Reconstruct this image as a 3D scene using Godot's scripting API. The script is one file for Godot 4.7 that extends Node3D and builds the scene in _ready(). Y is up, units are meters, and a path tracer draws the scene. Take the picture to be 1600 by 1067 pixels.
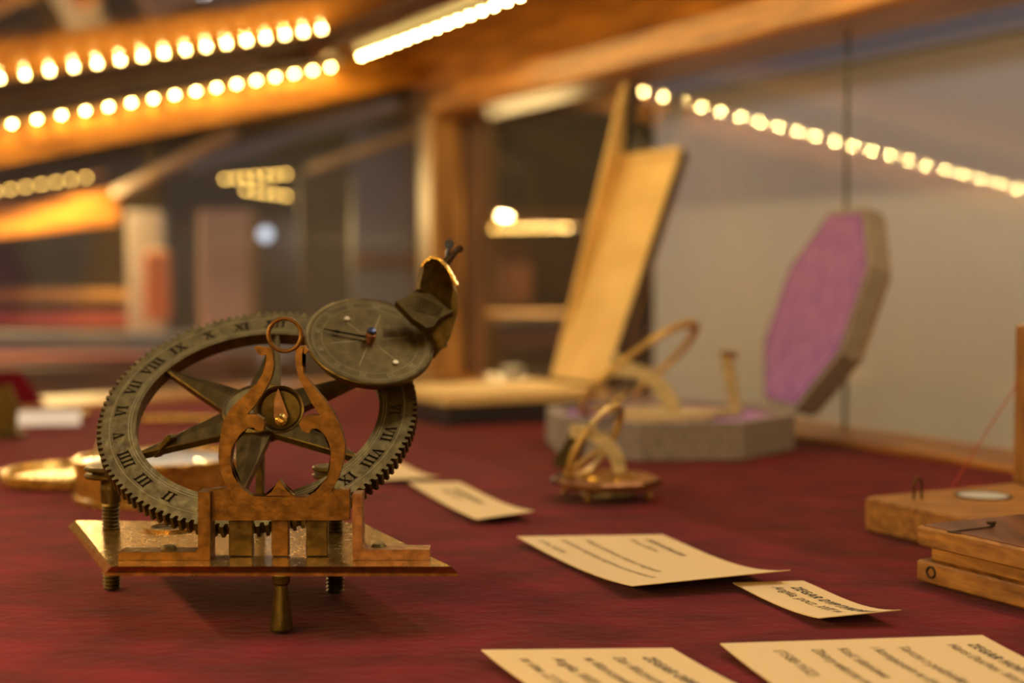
extends Node3D
# A museum showcase with old sundials. World: y up, velvet at y = 0, camera near x = z = 0 looking to -z.

const F := 2222.0          # focal length in pixels of the 1600 x 1067 frame
const EYE := 0.14375       # camera height over the velvet
const PITCH := 0.04879     # camera tilt downwards
const SKEW := 0.314
const EXPOSURE := 0.95
const LED_COLOR := Color(1.0, 0.84, 0.54)

var cam_pos := Vector3(0, EYE, 0)
var U := Vector3(0.454, 0, 0.891)      # along the back of the showcase, towards the camera
var V := Vector3(-0.891, 0, 0.454)     # from the back of the showcase to its front
var C := Vector3(-0.109, 0, -1.942)    # foot of the far back corner post
var TC: Transform3D                    # showcase axes: x = V, y = up, z = -U
var VE: Vector3                        # along the far end, which is a little out of square
var UE: Vector3
var M := {}
var used := {}

# ---------------------------------------------------------------- mesh collector
class MB:
	var v := PackedVector3Array()
	var n := PackedVector3Array()
	func tri(a: Vector3, b: Vector3, c: Vector3, na: Vector3, nb: Vector3, nc: Vector3) -> void:
		if (b - a).cross(c - a).dot(na + nb + nc) > 0.0:
			v.append_array(PackedVector3Array([a, c, b])); n.append_array(PackedVector3Array([na, nc, nb]))
		else:
			v.append_array(PackedVector3Array([a, b, c])); n.append_array(PackedVector3Array([na, nb, nc]))
	func flat(a: Vector3, b: Vector3, c: Vector3, out: Vector3) -> void:
		var m := (b - a).cross(c - a).normalized()
		if m.dot(out) < 0: m = -m
		tri(a, b, c, m, m, m)
	func quad(a: Vector3, b: Vector3, c: Vector3, d: Vector3, out: Vector3) -> void:
		flat(a, b, c, out); flat(a, c, d, out)
	# a closed convex or star-shaped stack of loops, flat shaded
	func loft(loops: Array, caps := true) -> void:
		var mid := Vector3.ZERO; var k := 0
		for l in loops:
			for p in l: mid += p; k += 1
		mid /= k
		for i in loops.size() - 1:
			var a: Array = loops[i]; var b: Array = loops[i + 1]
			var ca := Vector3.ZERO
			for p in a: ca += p
			for p in b: ca += p
			ca /= (a.size() + b.size())
			for j in a.size():
				var q := (j + 1) % a.size()
				var o: Vector3 = (a[j] + a[q] + b[j] + b[q]) / 4.0 - ca
				quad(a[j], a[q], b[q], b[j], o)
		if caps:
			for e in [[loops[0], loops[1]], [loops[-1], loops[-2]]]:
				var l: Array = e[0]; var c0 := Vector3.ZERO; var c1 := Vector3.ZERO
				for p in l: c0 += p
				for p in e[1]: c1 += p
				c0 /= l.size(); c1 /= l.size()
				for j in l.size(): flat(c0, l[j], l[(j + 1) % l.size()], c0 - c1)
	# box given by a transform, half sizes and a chamfer
	func box(t: Transform3D, size: Vector3, ch := 0.0) -> void:
		var h := size / 2.0
		ch = minf(ch, minf(h.x, minf(h.y, h.z)) * 0.9)
		var loops := []
		for e in [[-h.y, ch], [-h.y + ch, 0.0], [h.y - ch, 0.0], [h.y, ch]]:
			if ch <= 0.0 and loops.size() == 2: break
			var y: float = e[0] if ch > 0.0 else (-h.y if loops.is_empty() else h.y)
			var i: float = e[1]; var x := h.x - i; var z := h.z - i
			if ch > 0.0:
				loops.append([t * Vector3(-x, y, -z + ch), t * Vector3(-x + ch, y, -z), t * Vector3(x - ch, y, -z), t * Vector3(x, y, -z + ch), t * Vector3(x, y, z - ch), t * Vector3(x - ch, y, z), t * Vector3(-x + ch, y, z), t * Vector3(-x, y, z - ch)])
			else:
				loops.append([t * Vector3(-x, y, -z), t * Vector3(x, y, -z), t * Vector3(x, y, z), t * Vector3(-x, y, z)])
		loft(loops)
	# polygon (x, y of t) pushed along z of t from z0 to z1
	func prism(poly: PackedVector2Array, t: Transform3D, z0: float, z1: float) -> void:
		var ix := Geometry2D.triangulate_polygon(poly)
		var nz := t.basis.z.normalized()
		for k in range(0, ix.size(), 3):
			for e in [[z1, nz], [z0, -nz]]:
				var a := poly[ix[k]]; var b := poly[ix[k + 1]]; var c := poly[ix[k + 2]]
				flat(t * Vector3(a.x, a.y, e[0]), t * Vector3(b.x, b.y, e[0]), t * Vector3(c.x, c.y, e[0]), e[1])
		var s := 1.0 if not Geometry2D.is_polygon_clockwise(poly) else -1.0
		for k in poly.size():
			var a := poly[k]; var b := poly[(k + 1) % poly.size()]
			var o := t.basis * Vector3((b - a).y, -(b - a).x, 0) * s
			if (b - a).length() < 1e-7: continue
			quad(t * Vector3(a.x, a.y, z0), t * Vector3(b.x, b.y, z0), t * Vector3(b.x, b.y, z1), t * Vector3(a.x, a.y, z1), o)
	# profile of (radius, y) turned round y of t
	func lathe(prof: Array, t: Transform3D, seg := 32) -> void:
		for k in prof.size() - 1:
			var p: Vector2 = prof[k]; var q: Vector2 = prof[k + 1]
			var d := q - p
			if d.length() < 1e-7: continue
			var m := Vector2(d.y, -d.x).normalized()
			for j in seg:
				var a0 := TAU * j / seg; var a1 := TAU * (j + 1) / seg
				var c0 := Vector3(cos(a0), 0, sin(a0)); var c1 := Vector3(cos(a1), 0, sin(a1))
				var n0 := (t.basis * (c0 * m.x + Vector3(0, m.y, 0))).normalized()
				var n1 := (t.basis * (c1 * m.x + Vector3(0, m.y, 0))).normalized()
				var A := t * (c0 * p.x + Vector3(0, p.y, 0)); var B := t * (c1 * p.x + Vector3(0, p.y, 0))
				var D := t * (c0 * q.x + Vector3(0, q.y, 0)); var E := t * (c1 * q.x + Vector3(0, q.y, 0))
				if p.x > 1e-7: tri(A, B, E, n0, n1, n1)
				if q.x > 1e-7: tri(A, E, D, n0, n1, n0)
	# round bar through points
	func tube(pts: Array, rad: Array, seg := 10, closed := false) -> void:
		var rings := []; var nrm := []
		var cnt := pts.size()
		var side := Vector3.ZERO
		for i in cnt:
			var a: Vector3 = pts[(i - 1 + cnt) % cnt] if closed or i > 0 else pts[i]
			var b: Vector3 = pts[(i + 1) % cnt] if closed or i < cnt - 1 else pts[i]
			var dir := (b - a).normalized()
			if side == Vector3.ZERO:
				side = dir.cross(Vector3.UP if absf(dir.y) < 0.9 else Vector3.RIGHT)
			side = (side - dir * side.dot(dir)).normalized()
			var up := dir.cross(side)
			var r: float = rad[mini(i, rad.size() - 1)]
			var l := []; var m := []
			for j in seg:
				var o := side * cos(TAU * j / seg) + up * sin(TAU * j / seg)
				l.append(pts[i] + o * r); m.append(o)
			rings.append(l); nrm.append(m)
		for i in cnt if closed else cnt - 1:
			var w := (i + 1) % cnt
			for j in seg:
				var q := (j + 1) % seg
				tri(rings[i][j], rings[i][q], rings[w][q], nrm[i][j], nrm[i][q], nrm[w][q])
				tri(rings[i][j], rings[w][q], rings[w][j], nrm[i][j], nrm[w][q], nrm[w][j])
		if not closed:
			for e in [[0, 1], [cnt - 1, cnt - 2]]:
				for j in seg: flat(pts[e[0]], rings[e[0]][j], rings[e[0]][(j + 1) % seg], pts[e[0]] - pts[e[1]])
	func mesh(inv: Transform3D) -> ArrayMesh:
		var vv := PackedVector3Array(); var nn := PackedVector3Array()
		vv.resize(v.size()); nn.resize(n.size())
		for i in v.size():
			vv[i] = inv * v[i]; nn[i] = (inv.basis * n[i]).normalized()
		var arr := []; arr.resize(Mesh.ARRAY_MAX)
		arr[Mesh.ARRAY_VERTEX] = vv; arr[Mesh.ARRAY_NORMAL] = nn
		var m := ArrayMesh.new(); m.add_surface_from_arrays(Mesh.PRIMITIVE_TRIANGLES, arr)
		return m

# ---------------------------------------------------------------- helpers
func pix(px: float, py: float, d: float) -> Vector3:      # pixel + distance along the lens axis
	var fw := Vector3(0, -sin(PITCH), -cos(PITCH)); var up := Vector3(0, cos(PITCH), -sin(PITCH))
	return cam_pos + (fw + Vector3.RIGHT * (px - 800.0) / F - up * (py - 533.5) / F) * d
func onh(px: float, py: float, h: float) -> Vector3:      # pixel on the level h
	var r := pix(px, py, 1.0) - cam_pos
	return cam_pos + r * ((h - EYE) / r.y)
func onz(px: float, py: float, z: float) -> Vector3:      # pixel on the upright plane at depth z
	var r := pix(px, py, 1.0) - cam_pos
	return cam_pos + r * (-z / r.z)
func ce(q: float, h: float, s: float) -> Vector3: return C + VE * q + UE * s + Vector3.UP * h
func cs(t: float, h: float, s: float) -> Vector3: return C + V * t + U * s + Vector3.UP * h

func numbered(called: String) -> String:
	used[called] = used.get(called, 0) + 1
	return called if used[called] == 1 else "%s_%03d" % [called, used[called] - 1]
func tag(o: Node, label: String, category: String, group := "") -> Node:
	o.set_meta("label", label); o.set_meta("category", category)
	if group: o.set_meta("group", group)
	return o
func thing(called: String, label: String, category: String, at: Vector3, group := "", basis := Basis()) -> Node3D:
	var o := Node3D.new(); o.name = numbered(called); add_child(o)
	o.transform = Transform3D(basis, at)
	tag(o, label, category, group)
	return o
func part(parent: Node, called: String, mb: MB, m: Material, label := "") -> MeshInstance3D:
	var inv := Transform3D(); var p := parent
	while p != self and p is Node3D:
		inv = inv * (p as Node3D).transform.affine_inverse(); p = p.get_parent()
	var o := MeshInstance3D.new(); o.name = called; o.mesh = mb.mesh(inv); o.material_override = m
	parent.add_child(o, true)
	if label: o.set_meta("label", label)
	return o
func single(called: String, mb: MB, m: Material, label: String, category: String, at: Vector3, group := "", basis := Basis()) -> MeshInstance3D:
	var o := MeshInstance3D.new(); o.name = numbered(called); add_child(o)
	o.transform = Transform3D(basis, at)
	o.mesh = mb.mesh(o.transform.affine_inverse()); o.material_override = m
	tag(o, label, category, group)
	return o
func structure(called: String, mb: MB, m: Material, basis := Basis()) -> MeshInstance3D:
	var o := MeshInstance3D.new(); o.name = called; add_child(o)
	o.transform = Transform3D(basis, Vector3.ZERO)
	o.mesh = mb.mesh(o.transform.affine_inverse()); o.material_override = m
	o.set_meta("kind", "structure")
	return o
func frame(o: Vector3, x: Vector3, y: Vector3) -> Transform3D:
	x = x.normalized(); y = (y - x * y.dot(x)).normalized()
	return Transform3D(Basis(x, y, x.cross(y)), o)
# a bar of rectangular section between two points
func bar(mb: MB, a: Vector3, b: Vector3, w: float, h: float, ch := 0.001) -> void:
	var d := (b - a).normalized()
	var x := Vector3.UP.cross(d).normalized() if absf(d.y) < 0.95 else Vector3.RIGHT
	var y := d.cross(x).normalized()
	mb.box(Transform3D(Basis(x, y, d), (a + b) / 2.0), Vector3(w, h, (b - a).length()), ch)
func cbox(mb: MB, t0: float, t1: float, h0: float, h1: float, s0: float, s1: float, ch := 0.001) -> void:
	mb.box(Transform3D(TC.basis, cs((t0 + t1) / 2, (h0 + h1) / 2, (s0 + s1) / 2)), Vector3(absf(t1 - t0), absf(h1 - h0), absf(s1 - s0)), ch)

# ---------------------------------------------------------------- materials
func noise_tex(freq: float, sd: int, lo: Color, hi: Color, octaves := 4, kind := FastNoiseLite.TYPE_SIMPLEX_SMOOTH, mid := 0.5) -> NoiseTexture2D:
	var f := FastNoiseLite.new(); f.seed = sd; f.frequency = freq; f.noise_type = kind; f.fractal_octaves = octaves
	var t := NoiseTexture2D.new(); t.width = 512; t.height = 512; t.seamless = true; t.noise = f
	var g := Gradient.new(); g.set_color(0, lo); g.set_color(1, hi); g.add_point(mid, lo.lerp(hi, 0.5))
	t.color_ramp = g
	return t
func mat(name_: String, c: Color, rough: float, metal := 0.0) -> StandardMaterial3D:
	var m := StandardMaterial3D.new(); m.resource_name = name_
	m.albedo_color = c; m.roughness = rough; m.metallic = metal
	M[name_] = m
	return m
func textured(m: StandardMaterial3D, t: Texture2D, scale: Vector3) -> void:
	m.albedo_texture = t; m.uv1_triplanar = true; m.uv1_scale = scale
func rgb(r: float, g: float, b: float) -> Color: return Color(r / 255.0, g / 255.0, b / 255.0)
func glow(name_: String, c: Color, e: float) -> StandardMaterial3D:
	var m := mat(name_, c, 0.4)
	m.emission_enabled = true; m.emission = c; m.emission_energy_multiplier = e
	return m
func pane(name_: String, c: Color, alpha: float) -> StandardMaterial3D:
	var m := mat(name_, Color(c.r, c.g, c.b, alpha), 0.0)
	m.transparency = BaseMaterial3D.TRANSPARENCY_ALPHA
	return m

func make_materials() -> void:
	var grey := noise_tex(0.02, 11, Color(0.62, 0.62, 0.62), Color(1, 1, 1), 5)
	var fine := noise_tex(0.06, 12, Color(0.7, 0.7, 0.7), Color(1, 1, 1), 3)
	var rough_map := noise_tex(0.03, 13, Color(0.45, 0.45, 0.45), Color(1, 1, 1), 4)
	var grain := noise_tex(0.012, 14, Color(0.50, 0.44, 0.40), Color(1, 1, 1), 5)
	for d in [["brass_dark", rgb(104, 82, 34), 0.46], ["brass_warm", rgb(142, 98, 40), 0.5], ["brass_bright", rgb(214, 168, 90), 0.24], ["brass_pale", rgb(236, 214, 164), 0.5], ["brass_red", rgb(176, 122, 76), 0.5], ["brass_gold", rgb(230, 180, 84), 0.3], ["brass_light", rgb(240, 196, 110), 0.5]]:
		var m := mat(d[0], d[1], d[2], 0.85)
		textured(m, grey, Vector3(14, 14, 14))
		m.roughness_texture = rough_map; m.roughness = d[2] * 1.3
		m.heightmap_enabled = true; m.heightmap_texture = fine; m.heightmap_scale = 0.006 if d[2] <= 0.3 else 0.02
		if d[0] == "brass_pale" or d[0] == "brass_light": m.metallic = 0.35
	# wood with the grain along x, y or z of the thing
	for d in [["wood", rgb(216, 148, 54)], ["wood_brown", rgb(140, 84, 44)], ["wood_box", rgb(196, 138, 62)], ["wood_dark", rgb(92, 58, 34)], ["wood_tan", rgb(212, 160, 92)]]:
		for ax in 3:
			var m := mat(d[0] + "_" + "xyz"[ax], d[1], 0.38 if d[0] != "wood_box" else 0.6)
			var sc := Vector3(9, 9, 9); sc[ax] = 0.9
			if d[0] == "wood_box": sc *= 3.0
			textured(m, grain, sc)
			m.heightmap_enabled = true; m.heightmap_texture = grain; m.heightmap_scale = 0.02
	var velvet := mat("velvet", rgb(106, 10, 25), 0.95)
	textured(velvet, noise_tex(0.011, 15, Color(0.66, 0.62, 0.62), Color(1, 1, 1), 6), Vector3(3.1, 3.1, 5.0))
	velvet.heightmap_enabled = true; velvet.heightmap_texture = noise_tex(0.05, 16, Color(0.2, 0.2, 0.2), Color(1, 1, 1), 5); velvet.heightmap_scale = 0.05
	velvet.metallic_specular = 0.25; velvet.rim_enabled = true; velvet.rim = 0.1; velvet.rim_tint = 0.2
	mat("card", rgb(204, 174, 122), 0.8)
	mat("ink", rgb(44, 34, 26), 0.8)
	mat("engraving", rgb(24, 18, 10), 1.0)
	M.engraving.metallic_specular = 0.1
	mat("scratch", rgb(134, 116, 68), 0.5, 0.7)
	var cream := mat("cream", rgb(238, 208, 148), 0.7)
	textured(cream, noise_tex(0.008, 17, Color(0.86, 0.82, 0.76), Color(1, 1, 1), 5), Vector3(3, 3, 3))
	mat("black_edge", rgb(44, 42, 50), 0.4)
	var skin := mat("shagreen", rgb(174, 164, 166), 0.75)
	textured(skin, noise_tex(0.05, 18, Color(0.62, 0.6, 0.58), Color(1, 1, 1), 4), Vector3(10, 5, 10))
	var lining := mat("lining", rgb(162, 114, 188), 0.85)
	textured(lining, noise_tex(0.01, 19, Color(0.72, 0.58, 0.86), Color(1, 0.96, 0.96), 5), Vector3(7, 7, 7))
	lining.rim_enabled = true; lining.rim = 0.5; lining.rim_tint = 0.3
	mat("lining_edge", rgb(112, 64, 170), 0.8)
	mat("steel", rgb(150, 148, 144), 0.3, 0.9)
	mat("iron", rgb(64, 48, 36), 0.5, 0.6)
	mat("blue_steel", rgb(58, 60, 78), 0.3, 0.8)
	mat("thread", rgb(178, 62, 40), 0.8)
	mat("copper", rgb(150, 100, 70), 0.35, 0.8)
	mat("dial_white", rgb(214, 214, 210), 0.5)
	mat("white_card", rgb(240, 240, 244), 0.7)
	mat("gasket", rgb(66, 70, 68), 0.5)
	mat("wall_white", rgb(218, 220, 232), 0.85)
	M.wall_white.albedo_texture = null
	mat("wall_grey", rgb(120, 116, 116), 0.6)
	mat("ceiling_plaster", rgb(120, 104, 84), 0.9)
	mat("trim_grey", rgb(150, 152, 166), 0.6)
	mat("room_brown", rgb(104, 80, 62), 0.9)
	mat("floor_brown", rgb(80, 58, 42), 0.5)
	mat("grey_metal", rgb(134, 132, 138), 0.4, 0.5)
	mat("pink_board", rgb(206, 158, 128), 0.7)
	mat("grey_board", rgb(150, 140, 134), 0.7)
	mat("orange_board", rgb(190, 104, 44), 0.7)
	mat("slate_board", rgb(104, 98, 102), 0.7)
	mat("red_board", rgb(120, 32, 38), 0.85)
	mat("led_base", rgb(226, 190, 110), 0.5)
	glow("led_light", Color(1.0, 0.86, 0.50), 70.0)
	glow("led_bright_light", Color(1.0, 0.86, 0.50), 130.0)
	glow("led_far_light", Color(1.0, 0.82, 0.42), 26.0)
	glow("globe_light", Color(0.86, 0.92, 1.0), 1.3)
	glow("lamp_light", Color(0.92, 0.95, 1.0), 6.0)
	pane("glass", Color(1, 1, 1), 0.02)
	pane("watch_glass", Color(0.9, 0.95, 1), 0.08)

# ---------------------------------------------------------------- lights and camera
func area(called: String, at: Vector3, along: Vector3, face: Vector3, length: float, width: float, e: float, c: Color, parent: Node = self) -> void:
	var l := AreaLight3D.new(); l.name = called
	parent.add_child(l, true)
	l.area_size = Vector2(length, width); l.light_energy = e; l.light_color = c
	l.area_range = 12.0; l.shadow_enabled = true
	var x := along.normalized(); var z := -(face - x * face.dot(x)).normalized()
	l.global_transform = Transform3D(Basis(x, z.cross(x), z), at)

func _ready() -> void:
	TC = Transform3D(Basis(V, Vector3.UP, -U), C)
	VE = V * cos(SKEW) + U * sin(SKEW); UE = U * cos(SKEW) - V * sin(SKEW)
	var cam := Camera3D.new(); cam.name = "camera"; add_child(cam)
	cam.position = cam_pos; cam.rotation = Vector3(-PITCH, 0, 0)
	var at := CameraAttributesPhysical.new()
	at.frustum_focal_length = 50.0; at.frustum_focus_distance = 0.60; at.exposure_aperture = 5.1
	at.frustum_near = 0.02; at.frustum_far = 60.0
	cam.attributes = at
	cam.fov = rad_to_deg(2.0 * atan(533.5 / F)); cam.near = 0.02; cam.far = 60.0
	cam.current = true
	var we := WorldEnvironment.new(); we.name = "environment"; add_child(we)
	var env := Environment.new()
	env.background_mode = Environment.BG_COLOR; env.background_color = Color(0.02, 0.018, 0.016)
	env.tonemap_mode = Environment.TONE_MAPPER_LINEAR; env.tonemap_exposure = EXPOSURE
	env.sdfgi_enabled = true; env.ssao_enabled = true; env.ssil_enabled = true
	we.environment = env
	make_materials()
	room()
	added_wall_washer()
	showcase()
	cards()
	instrument()
	octagonal_box()
	small_dial()
	diptych()
	wooden_dials()
	left_things()
	background()

# ---------------------------------------------------------------- room
func room() -> void:
	var m := MB.new(); cbox(m, -3.2, 3.4, -0.95, -0.85, -5.0, 4.0, 0); structure("floor", m, M.floor_brown)
	m = MB.new(); cbox(m, -3.2, 3.4, 2.1, 2.2, -5.0, 4.0, 0); structure("ceiling", m, M.ceiling_plaster)
	m = MB.new(); cbox(m, -3.3, -3.2, -0.85, 2.1, -5.0, 4.0, 0); structure("wall_back", m, M.room_brown)
	m = MB.new(); cbox(m, 3.4, 3.5, -0.85, 2.1, -5.0, 4.0, 0); structure("wall_front", m, M.room_brown)
	m = MB.new(); cbox(m, -3.2, 3.4, -0.85, 2.1, -5.1, -5.0, 0); structure("wall_far", m, M.room_brown)
	m = MB.new(); cbox(m, -3.2, 3.4, -0.85, 2.1, 4.0, 4.1, 0); structure("wall_near", m, M.room_brown)
	m = MB.new(); cbox(m, -0.42, -0.30, -0.85, 2.1, 0.09, 3.4, 0); structure("wall_partition", m, M.wall_white)
	m = MB.new(); cbox(m, -0.30, -0.28, 0.377, 0.46, 0.09, 3.4, 0.002); structure("trim_1", m, M.trim_grey)
	# ceiling lamps of the room: cool white panels
	var k := 0
	for p in [[0.9, 0.9], [1.6, -2.2]]:
		var t := thing("ceiling_light", "white square ceiling lamp panel over the " + ("velvet showcase" if p[1] > 0 else "far showcase"), "lamp", cs(p[0], 2.1, p[1]), "ceiling lamp panels", TC.basis)
		m = MB.new(); cbox(m, p[0] - 0.31, p[0] + 0.31, 2.07, 2.1, p[1] - 0.31, p[1] + 0.31, 0.004); part(t, "frame", m, M.grey_metal)
		m = MB.new(); cbox(m, p[0] - 0.28, p[0] + 0.28, 2.06, 2.07, p[1] - 0.28, p[1] + 0.28, 0.0); part(t, "diffuser_light", m, M.lamp_light)
		area("panel", cs(p[0], 2.05, p[1]), V, Vector3.DOWN, 0.56, 0.56, 0.5, Color(1.0, 0.96, 0.90), t)
		k += 1

func added_wall_washer() -> void:  # added lamp outside the view, brightens the partition wall from above
	var t := thing("added_wall_lamp", "added long slim lamp, out of view over the showcase, brightening the pale partition wall", "lamp", cs(-0.14, 1.72, 1.5), "", TC.basis)
	var m := MB.new(); cbox(m, -0.17, -0.11, 1.70, 1.74, 0.9, 2.1, 0.003); part(t, "housing", m, M.grey_metal)
	m = MB.new(); cbox(m, -0.165, -0.115, 1.697, 1.70, 0.91, 2.09, 0.0); part(t, "diffuser_light", m, M.lamp_light)
	for s in [1.1, 1.9]:
		m = MB.new(); m.tube([cs(-0.14, 1.74, s), cs(-0.14, 2.1, s)], [0.004], 8); part(t, "rod", m, M.grey_metal)
	area("tube", cs(-0.14, 1.69, 1.5), U, Vector3.DOWN - V * 0.35, 1.18, 0.05, 1.7, Color(1.0, 0.97, 0.94), t)

# ---------------------------------------------------------------- showcase
func led_line(called: String, label: String, a: Vector3, b: Vector3, face: Vector3, step: float, m: Material, e: float, group: String, seg := 10, dots := false) -> Node3D:
	var t := thing(called, label, "light strip", a, group)
	var tape := MB.new()
	var d := (b - a).normalized(); var out := (face - d * face.dot(d)).normalized()
	tape.box(Transform3D(Basis(d, out, d.cross(out)), (a + b) / 2), Vector3((b - a).length() + step, 0.002, 0.009), 0.0004)
	part(t, "tape", tape, M.led_base)
	var bulb := MB.new()
	bulb.lathe([Vector2(0.0026, 0.0), Vector2(0.0026, 0.0012), Vector2(0.0019, 0.0024), Vector2(0, 0.0030)], Transform3D(Basis(d, out, d.cross(out)), Vector3.ZERO), seg)
	var mesh := bulb.mesh(Transform3D())
	var n := int((b - a).length() / step)
	for k in n + 1:
		var o := MeshInstance3D.new(); o.name = "led"; o.mesh = mesh; o.material_override = m
		t.add_child(o, true); o.position = d * (k * step) + out * 0.001
	if e > 0.0 and dots:
		for k in n + 1:
			area("lamp", a + d * (k * step) + out * 0.0046, d, out, 0.0045, 0.0045, e / (n + 1), LED_COLOR, t)
	elif e > 0.0:
		area("strip", (a + b) / 2 + out * 0.006, d, out, (b - a).length(), 0.006, e, LED_COLOR, t)
	return t

func top_h(t: float) -> float: return 0.468 - 0.2537 * t      # underside of the sloping glass

func end_h(q: float) -> float: return top_h(q * cos(SKEW))

func showcase() -> void:
	var t := thing("showcase", "wooden desk showcase with sloping glass top and lit rails", "showcase", C, "", TC.basis)
	var m := MB.new()
	# body under the velvet
	m = MB.new(); cbox(m, -0.085, 1.0, -0.85, -0.012, -0.05, 2.3, 0.003); part(t, "body", m, M.wood_brown_x)
	# far corner post with its outer half behind the glass
	m = MB.new(); cbox(m, -0.050, 0.0, 0.0, 0.40, -0.05, 0.0, 0.003); part(t, "corner_post", m, M.wood_tan_y)
	m = MB.new(); cbox(m, -0.085, -0.054, 0.0, 0.40, -0.05, -0.004, 0.003); part(t, "corner_post", m, M.wood_brown_y)
	# sill along the back and ledge at the far end
	m = MB.new(); cbox(m, -0.085, 0.0, -0.012, 0.003, 0.0, 2.3, 0.0015); part(t, "sill", m, M.wood_z)
	var TE := Transform3D(Basis(VE, Vector3.UP, -UE), C); var QE := 1.0 / cos(SKEW)
	m = MB.new(); m.prism(PackedVector2Array([Vector2(0.0, -0.012), Vector2(QE, -0.012), Vector2(QE, 0.004), Vector2(0.0, 0.004)]), TE, -0.065, 0.05); part(t, "ledge", m, M.wood_tan_x)
	# back rail, a moulded section swept along U
	var sec := PackedVector2Array([Vector2(0.125, 0.432), Vector2(0.05, 0.428), Vector2(0.022, 0.414), Vector2(0.0, 0.388), Vector2(0.0, 0.359), Vector2(-0.004, 0.355), Vector2(-0.085, 0.355), Vector2(-0.085, 0.50), Vector2(0.0, 0.50), Vector2(0.125, top_h(0.125))])
	m = MB.new(); m.prism(sec, Transform3D(Basis(V, Vector3.UP, -U), C), -2.3, 0.05); part(t, "back_rail", m, M.wood_z)
	# end rail that follows the slope
	var sl := PackedVector2Array([Vector2(0.0, end_h(0)), Vector2(QE, end_h(QE)), Vector2(QE, end_h(QE) - 0.066), Vector2(0.0, end_h(0) - 0.066)])
	m = MB.new(); m.prism(sl, TE, 0.0, 0.05); part(t, "end_rail", m, M.wood_x)
	var lip := PackedVector2Array([Vector2(0.15, end_h(0.15)), Vector2(QE, end_h(QE)), Vector2(QE, end_h(QE) - 0.018), Vector2(0.15, end_h(0.15) - 0.018)])
	m = MB.new(); m.prism(lip, TE, -0.012, 0.0); part(t, "lip", m, M.wood_dark_x)
	m = MB.new(); cbox(m, 0.125, 0.137, 0.4205, top_h(0.137) - 0.0005, 0.060, 2.3, 0.001); part(t, "lip", m, M.wood_dark_z)
	# wooden border of the lid under the glass
	m = MB.new(); var w0 := []; var w1 := []
	for p in [[0.139, 0.062], [0.205, 0.084], [0.205, 2.3], [0.139, 2.3]]:
		w0.append(cs(p[0], top_h(p[0]) - 0.011, p[1])); w1.append(cs(p[0], top_h(p[0]) - 0.0002, p[1]))
	m.loft([w0, w1]); part(t, "lid_border", m, M.wood_brown_z)
	# glass: top, far end, two panes at the back with a dark joint
	m = MB.new(); var g0 := []; var g1 := []
	for p in [[0.137, 0.0], [1.0, 0.28], [1.0, 2.3], [0.137, 2.3]]:
		g0.append(cs(p[0], top_h(p[0]) + 0.0006, p[1])); g1.append(cs(p[0], top_h(p[0]) + 0.0046, p[1]))
	m.loft([g0, g1]); part(t, "top_pane", m, M.glass)
	m = MB.new()
	m.prism(PackedVector2Array([Vector2(0.0, 0.004), Vector2(QE, 0.004), Vector2(QE, end_h(QE) - 0.067), Vector2(0.0, end_h(0.0) - 0.067)]), TE, 0.024, 0.028); part(t, "end_pane", m, M.glass)
	var js := 0.79
	for e in [[0.0, js - 0.0015, 0.0, "back_pane"], [js + 0.0015, 2.3, 0.0, "back_pane"], [js - 0.0015, js + 0.0015, 0.0005, "gasket"]]:   # the panes lean in a little at the top
		m = MB.new(); var x: float = e[2]
		m.prism(PackedVector2Array([Vector2(-0.0532 - x, 0.003), Vector2(-0.0520 + x, 0.003), Vector2(-0.0500 + x, 0.355), Vector2(-0.0512 - x, 0.355)]), Transform3D(Basis(V, Vector3.UP, -U), C), -e[1], -e[0])
		part(t, e[3], m, M.gasket if x > 0.0 else M.glass)
	# velvet on the floor of the case: a finely rippled sheet
	var cl := MB.new()
	var nz := FastNoiseLite.new(); nz.seed = 5; nz.frequency = 3.0
	var nt := 60; var ns := 120; var pt := []
	for i in nt + 1:
		var row := []
		for j in ns + 1:
			var tt := 0.0005 + 0.988 * i / nt
			var p := cs(tt, 0, lerpf(0.0690 + tan(SKEW) * tt, 2.29, float(j) / ns))
			p.y = -0.0008 + 0.0006 * nz.get_noise_2d(p.x * 2.0, p.z * 1.0)
			row.append(p)
		pt.append(row)
	for i in nt:
		for j in ns:
			cl.tri(pt[i][j], pt[i + 1][j], pt[i + 1][j + 1], Vector3.UP, Vector3.UP, Vector3.UP)
			cl.tri(pt[i][j], pt[i + 1][j + 1], pt[i][j + 1], Vector3.UP, Vector3.UP, Vector3.UP)
	cl.loft([[cs(0.0005, -0.0118, 0.0690), cs(0.9885, -0.0118, 0.0690 + tan(SKEW) * 0.9885), cs(0.9885, -0.0118, 2.29), cs(0.0005, -0.0118, 2.29)], [cs(0.0005, -0.004, 0.0690), cs(0.9885, -0.004, 0.0690 + tan(SKEW) * 0.9885), cs(0.9885, -0.004, 2.29), cs(0.0005, -0.004, 2.29)]])
	single("velvet_cloth", cl, M.velvet, "dark red velvet covering the floor of the showcase", "cloth", cs(0.5, -0.012, 1.1))
	# lamp rows
	var off := 0.0232
	led_line("led_strip", "row of warm lamps under the sloping far rail of the showcase", ce(0.178, end_h(0.178) - off + 0.002, 0.007), ce(1.0, end_h(1.0) - off + 0.002, 0.007), Vector3.DOWN + UE * 0.35, 0.0290, M.led_light, 0.09, "", 10, true)
	led_line("led_strip", "row of warm lamps along the back rail of the showcase", cs(0.1325, 0.4178, 0.082), cs(0.1325, 0.4178, 2.26), Vector3.DOWN - V * 0.1, 0.0290, M.led_bright_light, 0.3, "")
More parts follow.
